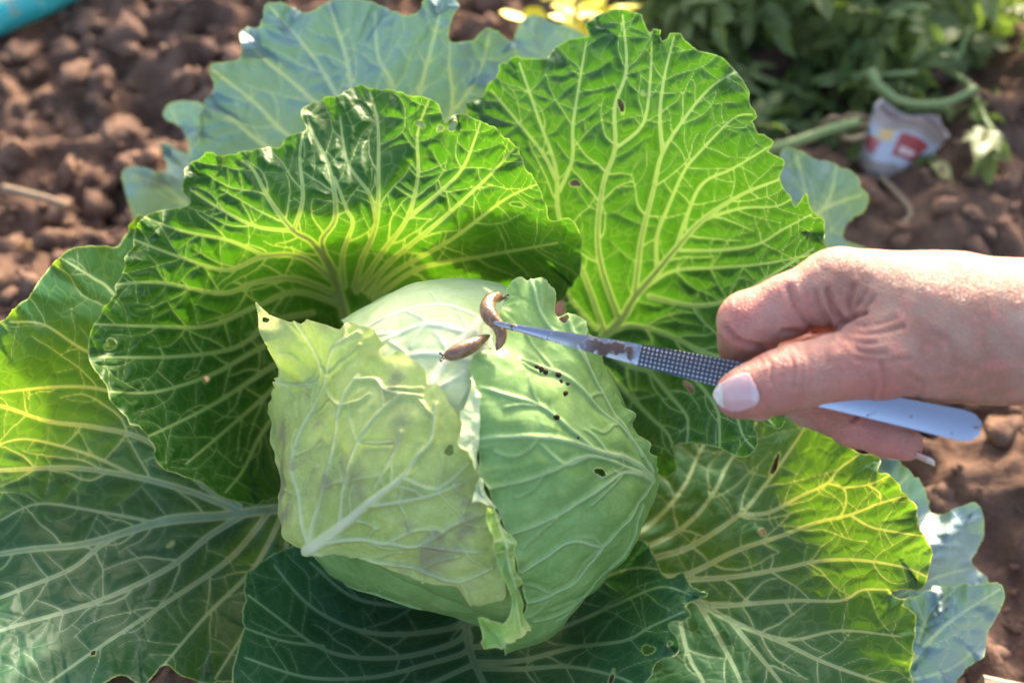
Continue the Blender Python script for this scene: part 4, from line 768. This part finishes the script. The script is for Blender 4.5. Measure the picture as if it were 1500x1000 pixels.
def nail(outline, root, tip, lift, seed, slope=0.0):
    """plate lying on the finger: outline in pixels, depth taken from the skin under it"""
    poly = catmull(outline, 3, True); x0, y0 = poly.min(0) - 2; x1, y1 = poly.max(0) + 2; h = 1.3
    X, Y = np.meshgrid(np.arange(x0, x1, h), np.arange(y0, y1, h)); G, _ = poly_sdf(poly, X, Y)
    gy, gx = np.gradient(G, h); gl = np.hypot(gx, gy) + 1e-9; sn = (G > -.6 * h) & (G < .75 * h)
    XS = np.where(sn, X - G * gx / gl, X); YS = np.where(sn, Y - G * gy / gl, Y)
    kq = np.maximum.reduce([G[:-1, :-1], G[1:, :-1], G[:-1, 1:], G[1:, 1:]]) < .72 * h
    ix = np.arange(X.size).reshape(X.shape); Fq = np.stack([ix[:-1, :-1], ix[1:, :-1], ix[1:, 1:], ix[:-1, 1:]], -1)[kq]
    us = np.unique(Fq); rm = -np.ones(X.size, int); rm[us] = np.arange(len(us)); Fq = rm[Fq]; x = XS.ravel()[us]; y = YS.ravel()[us]
    sel = (hpx > x0 - 14) & (hpx < x1 + 14) & (hpy > y0 - 14) & (hpy < y1 + 14) & (HN[:, 2] > 0.3) & (-HV2[:, 2] < 0.688)
    sx, sy, st_ = hpx[sel], hpy[sel], -HV2[sel, 2]
    # smooth quadratic fit of the skin depth, so the plate is one clean curved shell
    cx, cy = x.mean(), y.mean(); B = lambda a, b: np.c_[np.ones(len(a)), a - cx, b - cy, (a - cx) ** 2, (b - cy) ** 2, (a - cx) * (b - cy)] 
    ins_ = poly_sdf(poly, sx, sy)[0] < 2
    w_, *_ = np.linalg.lstsq(B(sx[ins_], sy[ins_]), st_[ins_], rcond=None)
    tf = B(x, y) @ w_; ti_ = tf.copy()
    for q in range(len(x)):
        dd = (sx - x[q]) ** 2 + (sy - y[q]) ** 2; k_ = dd < 20
        if k_.any(): ti_[q] = (st_[k_] / (dd[k_] + 2)).sum() / (1 / (dd[k_] + 2)).sum()
    t = np.minimum(tf, ti_ + 0.0) - lift
    d = np.array(tip) - np.array(root); k = ((x - root[0]) * d[0] + (y - root[1]) * d[1]) / (d @ d)
    Vt = P(x, y, t)
    o = mesh('nail', Vt, Fq, NAIL, hand, True, {'nl': k})
    md = o.modifiers.new('thick', 'SOLIDIFY'); md.thickness = 0.0007; md.offset = -1
    return o
nail([(1044, 578), (1050, 566), (1066, 554), (1082, 548), (1095, 547), (1102, 556), (1109, 570), (1112, 584), (1106, 594), (1090, 601), (1072, 603), (1058, 597), (1048, 588)], (1108, 574), (1045, 579), .0012, 1)
# the far finger's nail shows edge-on past its tip
fn = []; tipc = hp(1327, 650, .689, 25)
na = P([1338], [664], [.6865])[0]; nb_ = P([1369], [677], [.6855])[0]; e1 = nb_ - na; e1 /= np.linalg.norm(e1); e2 = np.cross(e1, -FWD); e2 /= np.linalg.norm(e2); e3 = np.cross(e1, e2)
NV = []; NFc = []; nu, nw = 10, 11; Ln = np.linalg.norm(nb_ - na)
for i in range(nu):
    k = i / (nu - 1); wd = 0.0052 * math.sqrt(max(0.0, 1 - max(0, (k - .55) / .46) ** 2))
    for j in range(nw):
        w = -1 + 2 * j / (nw - 1); NV.append(na + e1 * Ln * k + FWD * wd * w * 0.9 - UPV * (0.0022 * (1 - w * w)) + UPV * 0.0006)
for i in range(nu - 1):
    for j in range(nw - 1): a = i * nw + j; NFc.append((a, a + 1, a + nw + 1, a + nw))
o = mesh('nail', NV, NFc, NAIL, hand, True, {'nl': np.repeat(np.linspace(.55, 1, nu), nw)}); md = o.modifiers.new('thick', 'SOLIDIFY'); md.thickness = 0.0007

# ------------------------------------------------------------------ weeds at the back
def weed_mat(name, a, b, tr):
    m = M(name); co = m.coord(); n = m.noise(co, 60, 3); oi = m.N('ShaderNodeObjectInfo').outputs['Random']
    c = m.mix(n.outputs['Fac'], a, b); c = m.mix(m.math('MULTIPLY', oi, .45), c, (0.24, 0.25, 0.10))
    pr = m.prin(Base_Color=c, Roughness=0.45, Normal=m.bump(n.outputs['Fac'], .5, .002)); pr.inputs['Specular IOR Level'].default_value = .25; t = m.N('ShaderNodeBsdfTranslucent'); m.put(t.inputs['Color'], tr)
    x = m.N('ShaderNodeMixShader', ins={0: .35}); m.l.new(pr.outputs[0], x.inputs[1]); m.l.new(t.outputs[0], x.inputs[2]); return m.done(x.outputs[0])
WEED = weed_mat('weed_leaf', (0.070, 0.115, 0.035), (0.140, 0.185, 0.070), (0.22, 0.34, 0.04))
m = M('weed_stem'); STEM = m.done(m.prin(Base_Color=(0.20, 0.26, 0.09), Roughness=0.5).outputs[0])
m = M('dry_stem'); co = m.coord(); n = m.noise(co, 40, 3); DRY = m.done(m.prin(Base_Color=m.mix(n.outputs['Fac'], (0.20, 0.13, 0.08), (0.34, 0.25, 0.16)), Roughness=0.85).outputs[0])
m = M('petal'); PETAL = m.done(m.prin(Base_Color=(0.75, 0.62, 0.02), Roughness=0.5).outputs[0])
def leaflet(L, Wd, x, y, ang_, bend, V, F, rnd):
    n0 = len(V); ca, sa = math.cos(ang_), math.sin(ang_)
    for i in range(6):
        k = i / 5; w = Wd * math.sin(math.pi * (0.08 + 0.92 * k) ** 0.75) * 0.5 + 1e-4; zz = bend * k * k + rnd.uniform(-.001, .001)
        for s_ in (-1, 0, 1):
            lx = k * L; ly = s_ * w * (1 + rnd.uniform(-.15, .15)); V.append((x + lx * ca - ly * sa, y + lx * sa + ly * ca, zz + abs(s_) * w * 0.35))
    for i in range(5):
        for j in range(2): a = n0 + i * 3 + j; F.append((a, a + 3, a + 4, a + 1))
rw = random.Random(9); LM = []
for k in range(5):
    V = []; F = []; L0 = rw.uniform(.055, .08)
    leaflet(.040, .028, L0 * .75, 0, 0, -.012, V, F, rw)
    for q in (0.25, 0.55):
        for s_ in (-1, 1): leaflet(.030, .019, L0 * q, 0, s_ * rw.uniform(.8, 1.2), -.008, V, F, rw)
    vt, ft = frame_tube([(0, 0, 0), (L0 * .4, 0, .002), (L0 * .8, 0, 0)], [.0014, .0011, .0007], 5); n0 = len(V)
    V += [tuple(v) for v in vt]; F += [tuple(i + n0 for i in f) for f in ft]
    me = bpy.data.meshes.new('leaf'); me.from_pydata(V, [], F); me.update(); me.polygons.foreach_set('use_smooth', [True] * len(me.polygons)); me.materials.append(WEED); LM.append(me)
def weed(px, py, label, hgt, nst, nlf, lean, seed, spread=0.10, dirn=None):
    r = random.Random(seed); g = PZ(px, py, 0.0); g[2] = soil_height(g[:1], g[1:2])[0] - .004
    root = empty('weed_plant', g); tag(root, label, 'weed', 'weeds behind the cabbage')
    for s_ in range(nst):
        a = r.uniform(0, 6.3) if dirn is None else dirn + r.uniform(-.8, .8); ln = r.uniform(.6, 1.1); dx, dy = math.cos(a) * spread * ln * lean, math.sin(a) * spread * ln * lean
        pts = [g + np.array([dx * k ** 1.3 + .012 * math.sin(5 * k + s_), dy * k ** 1.3 + .012 * math.cos(4 * k + s_), hgt * ln * (k - .42 * lean * k * k)]) for k in np.linspace(0, 1, 9)]
        V, F = frame_tube(pts, np.linspace(.0042, .0018, 9), 7); mesh('stem', V, F, STEM, root)
        for q in range(int(nlf * 2.2)):
            k = r.uniform(.2, 1) if q else 1.0; i = min(int(k * 8), 7); p = pts[i] + (pts[i + 1] - pts[i]) * (k * 8 - i)
            o = bpy.data.objects.new('leaf', LM[r.randrange(5)]); col.objects.link(o); o.parent = root; o.matrix_parent_inverse = Matrix.Translation(-Vector(g))
            o.location = tuple(p); o.rotation_euler = (r.uniform(-1.1, 1.1), r.uniform(-.4, 1.3), r.uniform(0, 6.3)); sc = r.uniform(.32, .72); o.scale = (sc, sc * r.uniform(.6, 1), sc)
WP = [(960, 60, .14, 4, 7, .9), (1070, 40, .16, 4, 8, .8), (1180, 70, .16, 4, 8, .9), (1290, 60, .17, 5, 7, .9), (1130, 130, .12, 4, 7, 1.1), (1230, 150, .10, 3, 7, 1.2), (1000, -30, .20, 4, 8, .7), (1120, -50, .20, 4, 8, .7), (1240, -50, .22, 5, 8, .7), (1370, -20, .20, 4, 8, .8), (1390, 70, .12, 3, 6, 1.2), (1350, 130, .08, 2, 5, 1.4), (1180, 190, .06, 2, 6, 1.4)]
NM = ['dense upright weed at the far edge of the weed patch', 'leafy green weed beside the tall cabbage leaf', 'low sprawling weed close to the crumpled cup']
for k, (a, b, hh, ns, nl, le) in enumerate(WP):
    weed(a, b, NM[0] if b < 0 else (NM[1] if b < 100 else NM[2]), hh, ns, nl, le, 100 + k)
    o = [q for q in bpy.data.objects if q.name.startswith('weed_plant')]
for q in bpy.data.objects:
    if q.name.startswith('weed_plant'): q['group'] = {NM[0]: 'upright weeds at the far edge', NM[1]: 'weeds beside the tall cabbage leaf', NM[2]: 'sprawling weeds near the cup'}[q['label']]
# bare pulled stems
def stalk(label, pts, r0, r1, mat, name='plant_stalk', cat='stalk'):
    p = catmull(np.array([PZ(a, b, z) * 1000 for a, b, z in pts]), 8) / 1000; V, F = frame_tube(p, np.linspace(r0, r1, len(p)), 9)
    o = mesh(name, V, F, mat); tag(o, label, cat); return o
stalk('thick pale green stalk lying beside the crumpled cup', [(1110, 222, .03), (1165, 208, .035), (1215, 190, .04), (1260, 178, .045)], .0042, .0034, STEM)
stalk('bent yellowish stalk curling over the soil behind the cup', [(1275, 100, .06), (1285, 125, .05), (1310, 146, .04), (1350, 154, .035), (1395, 148, .04), (1430, 128, .05)], .0042, .0028, STEM)
stalk('thin wilted stalk drooping on the soil in front of the cup', [(1290, 260, .015), (1320, 290, .014), (1335, 315, .012), (1310, 335, .010)], .0026, .0018, DRY)
for k, (a, b) in enumerate(((1200, 185), (1225, 178), (1250, 185), (1230, 200))):
    stalk('tangled dry brown root next to the crumpled cup', [(a, b, .03), (a + 20, b - 14 + 6 * k, .045), (a + 46, b - 6, .035), (a + 60, b + 10 - 5 * k, .02)], .0022, .0012, DRY, 'dry_root', 'root')['group'] = 'dry roots beside the cup'
stalk('pale dry straw lying on the sunlit soil', [(6, 276, .020), (40, 284, .022), (75, 293, .022), (98, 302, .020)], .0034, .0024, DRY, 'dry_straw', 'straw')
# yellow flower cluster behind the cabbage
fl = PZ(836, 150, 0.0); fr = empty('yellow_flower', fl); tag(fr, 'small yellow flowering weed behind the blue-green cabbage leaves', 'flower')
V, F = frame_tube([fl, fl + [0, .004, .05], fl + [.004, .01, .10]], [.003, .0025, .002], 7); mesh('stem', V, F, STEM, fr)
for k in range(34):
    a = rw.uniform(0, 6.3); rr = rw.uniform(0, .05); c = fl + np.array([rr * math.cos(a), rr * .6 * math.sin(a), rw.uniform(.06, .13)])
    q = []; 
    for i in range(6):
        b = i * math.pi / 3; q.append(c + np.array([.010 * math.cos(b), .010 * math.sin(b) * .8, .004 * math.sin(b + k)]))
    mesh('petal', [c + [0, 0, -.003]] + q, [(0, i + 1, (i + 1) % 6 + 1) for i in range(6)], PETAL, fr)

# crumpled cup
m = M('cup_plastic'); co = m.coord(); at = m.attr('cu'); sep = m.N('ShaderNodeSeparateXYZ'); m.l.new(at.outputs['Vector'], sep.inputs[0]); a_, h_ = sep.outputs[0], sep.outputs[1]
n1 = m.noise(co, 30, 3)
c = m.mix(m.rng(n1.outputs['Fac'], .35, .7), (0.26, 0.21, 0.20), (0.38, 0.33, 0.34))
band = m.math('MULTIPLY', m.rng(h_, .28, .30), m.rng(h_, .80, .82, 1, 0))
c = m.mix(m.math('MULTIPLY', band, .9), c, (0.40, 0.44, 0.55))
red = m.math('MULTIPLY', m.math('MULTIPLY', m.rng(h_, .40, .42), m.rng(h_, .76, .78, 1, 0)), m.math('MULTIPLY', m.rng(a_, .68, .69), m.rng(a_, .86, .87, 1, 0))); c = m.mix(red, c, (0.32, 0.05, 0.06))
red2 = m.math('MULTIPLY', m.math('MULTIPLY', m.rng(h_, .36, .38), m.rng(h_, .62, .64, 1, 0)), m.math('MULTIPLY', m.rng(a_, .50, .51), m.rng(a_, .60, .62, 1, 0))); c = m.mix(red2, c, (0.38, 0.09, 0.11))
yel = m.math('MULTIPLY', m.math('MULTIPLY', m.rng(h_, .60, .66), m.rng(h_, .80, .84, 1, 0)), m.math('MULTIPLY', m.rng(a_, .57, .60), m.rng(a_, .64, .67, 1, 0))); c = m.mix(yel, c, (0.62, 0.42, 0.18))
wht = m.math('MULTIPLY', m.math('MULTIPLY', m.rng(h_, .46, .48), m.rng(h_, .56, .58, 1, 0)), m.math('MULTIPLY', m.rng(a_, .71, .72), m.rng(a_, .80, .81, 1, 0))); c = m.mix(m.math('MULTIPLY', wht, .7), c, (0.7, 0.62, 0.62))
CUP = m.done(m.prin(Base_Color=c, Roughness=0.4).outputs[0])
cp = PZ(1290, 258, -0.006); V = []; AT = []; F = []; nn = 40; prof = [(0, .022), (0, .0235), (.15, .0250), (.3, .0268), (.45, .0285), (.6, .0300), (.75, .0315), (.9, .0325), (1.0, .0330), (1.0, .0345), (.985, .0345)]
ti = Matrix.Rotation(math.radians(20), 3, 'Y') @ Matrix.Rotation(math.radians(-16), 3, 'X')
for hk, r_ in prof:
    for j in range(nn):
        a = 2 * math.pi * j / nn; rr = r_ * S * (1.0 + 0.15 * math.sin(2 * a + 3 * hk) + .08 * math.sin(5 * a + 4 * hk) + .035 * math.sin(9 * a + 11 * hk)); rr *= 0.92; v = ti @ Vector((rr * math.cos(a), rr * math.sin(a) * (1 - .5 * hk), hk * .054 * S + .004 * math.sin(3 * a) * hk))
        V.append(cp + np.array(v) + [0, 0, .004]); AT.append((j / nn, hk, 0))
for i in range(len(prof) - 1):
    for j in range(nn): F.append((i * nn + j, i * nn + (j + 1) % nn, (i + 1) * nn + (j + 1) % nn, (i + 1) * nn + j))
F.append(tuple(range(nn))[::-1])
o = mesh('plastic_cup', V, F, CUP, None, True, {'cu': AT}); tag(o, 'crumpled white plastic cup with blue and red print lying on the soil', 'cup')

# turquoise pipe at the far left, board at the near right, ochre stone
m = M('turquoise_paint'); co = m.coord(); n1 = m.noise(co, 40, 4, .65); n2 = m.noise(co, 110, 3)
c = m.mix(m.rng(n1.outputs['Fac'], .58, .66), (0.02, 0.33, 0.33), (0.22, 0.20, 0.16)); c = m.mix(m.rng(n2.outputs['Fac'], .6, .72), c, (0.16, 0.56, 0.58)); TURQ = m.done(m.prin(Base_Color=c, Roughness=0.4).outputs[0])
p = [PZ(a, b, .016) for a, b in ((-260, 150), (-120, 78), (0, 22), (60, -4), (130, -40), (260, -110))]
V, F = frame_tube(catmull(np.array(p) * 1000, 10) / 1000, np.full(len(catmull(np.array(p) * 1000, 10)), .0155), 20); o = mesh('pipe', V, F, TURQ); tag(o, 'worn turquoise painted pipe lying on the soil at the bed edge', 'pipe')
m = M('board_wood'); co = m.coord(); mp = m.N('ShaderNodeMapping'); m.l.new(co, mp.inputs['Vector']); mp.inputs['Scale'].default_value = (1, 7, 7); n1 = m.noise(mp.outputs[0], 25, 5, .65)
BOARD = m.done(m.prin(Base_Color=m.mix(n1.outputs['Fac'], (0.20, 0.14, 0.10), (0.42, 0.32, 0.24)), Roughness=.85, Normal=m.bump(n1.outputs['Fac'], .6, .003)).outputs[0])
b0 = PZ(1435, 990, .03); b1 = PZ(1640, 1030, .03); e = b1 - b0; e /= np.linalg.norm(e); nx_ = np.array([e[1], -e[0], 0]); V = []; F = []
for i in range(13):
    k = i / 12
    for (w, z) in ((0, .0), (0.002, .018), (.006, .022), (.07, .022), (.076, .018), (.078, 0)):
        V.append(b0 + e * .26 * k + nx_ * (w + .002 * math.sin(7 * k)) + np.array([0, 0, z - .012 + .0015 * math.sin(9 * k + w * 60)]))
for i in range(12):
    for j in range(5): F.append((i * 6 + j, i * 6 + j + 1, i * 6 + 7 + j, i * 6 + 6 + j))
F.append(tuple(range(6))); F.append(tuple(range(72, 78))[::-1])
o = mesh('wooden_board', V, F, BOARD, None, False); tag(o, 'weathered brown board lying on the soil beside the curled blue-green leaf', 'board')
m = M('ochre_stone'); co = m.coord(); n1 = m.noise(co, 60, 3); OCH = m.done(m.prin(Base_Color=m.mix(n1.outputs['Fac'], (0.36, 0.20, 0.07), (0.52, 0.33, 0.15)), Roughness=.8).outputs[0])
for k, (a, b) in enumerate(((27, 322), (46, 326))):
    g = PZ(a, b, 0.006); q = v1_ * (1 + .5 * noise2(v1_[:, 0] * 1.6 + k, v1_[:, 1] * 1.6 + v1_[:, 2], k + 3)[:, None]) * np.array([.013, .010, .008]); g[2] = soil_height(g[:1], g[1:2])[0] + .004
    o = mesh('stone', q, f1_, OCH, None); o.location = tuple(g); tag(o, 'small ochre stone on the sunlit soil near the straw', 'stone', 'ochre stones near the straw')

for o in bpy.data.objects:
    if o.type == 'MESH' and o.parent is cabbage:
        if o.data.materials[0] is LEAF_BLUE: o['label'] = 'waxy blue-green outer leaf'
        if o.data.materials[0] is WRAP_A: o['label'] = 'yellowed wrapper leaf with brown blemishes'
        if o.data.materials[0] is WRAP_C: o['label'] = 'pale whitish inner wrapper leaf'
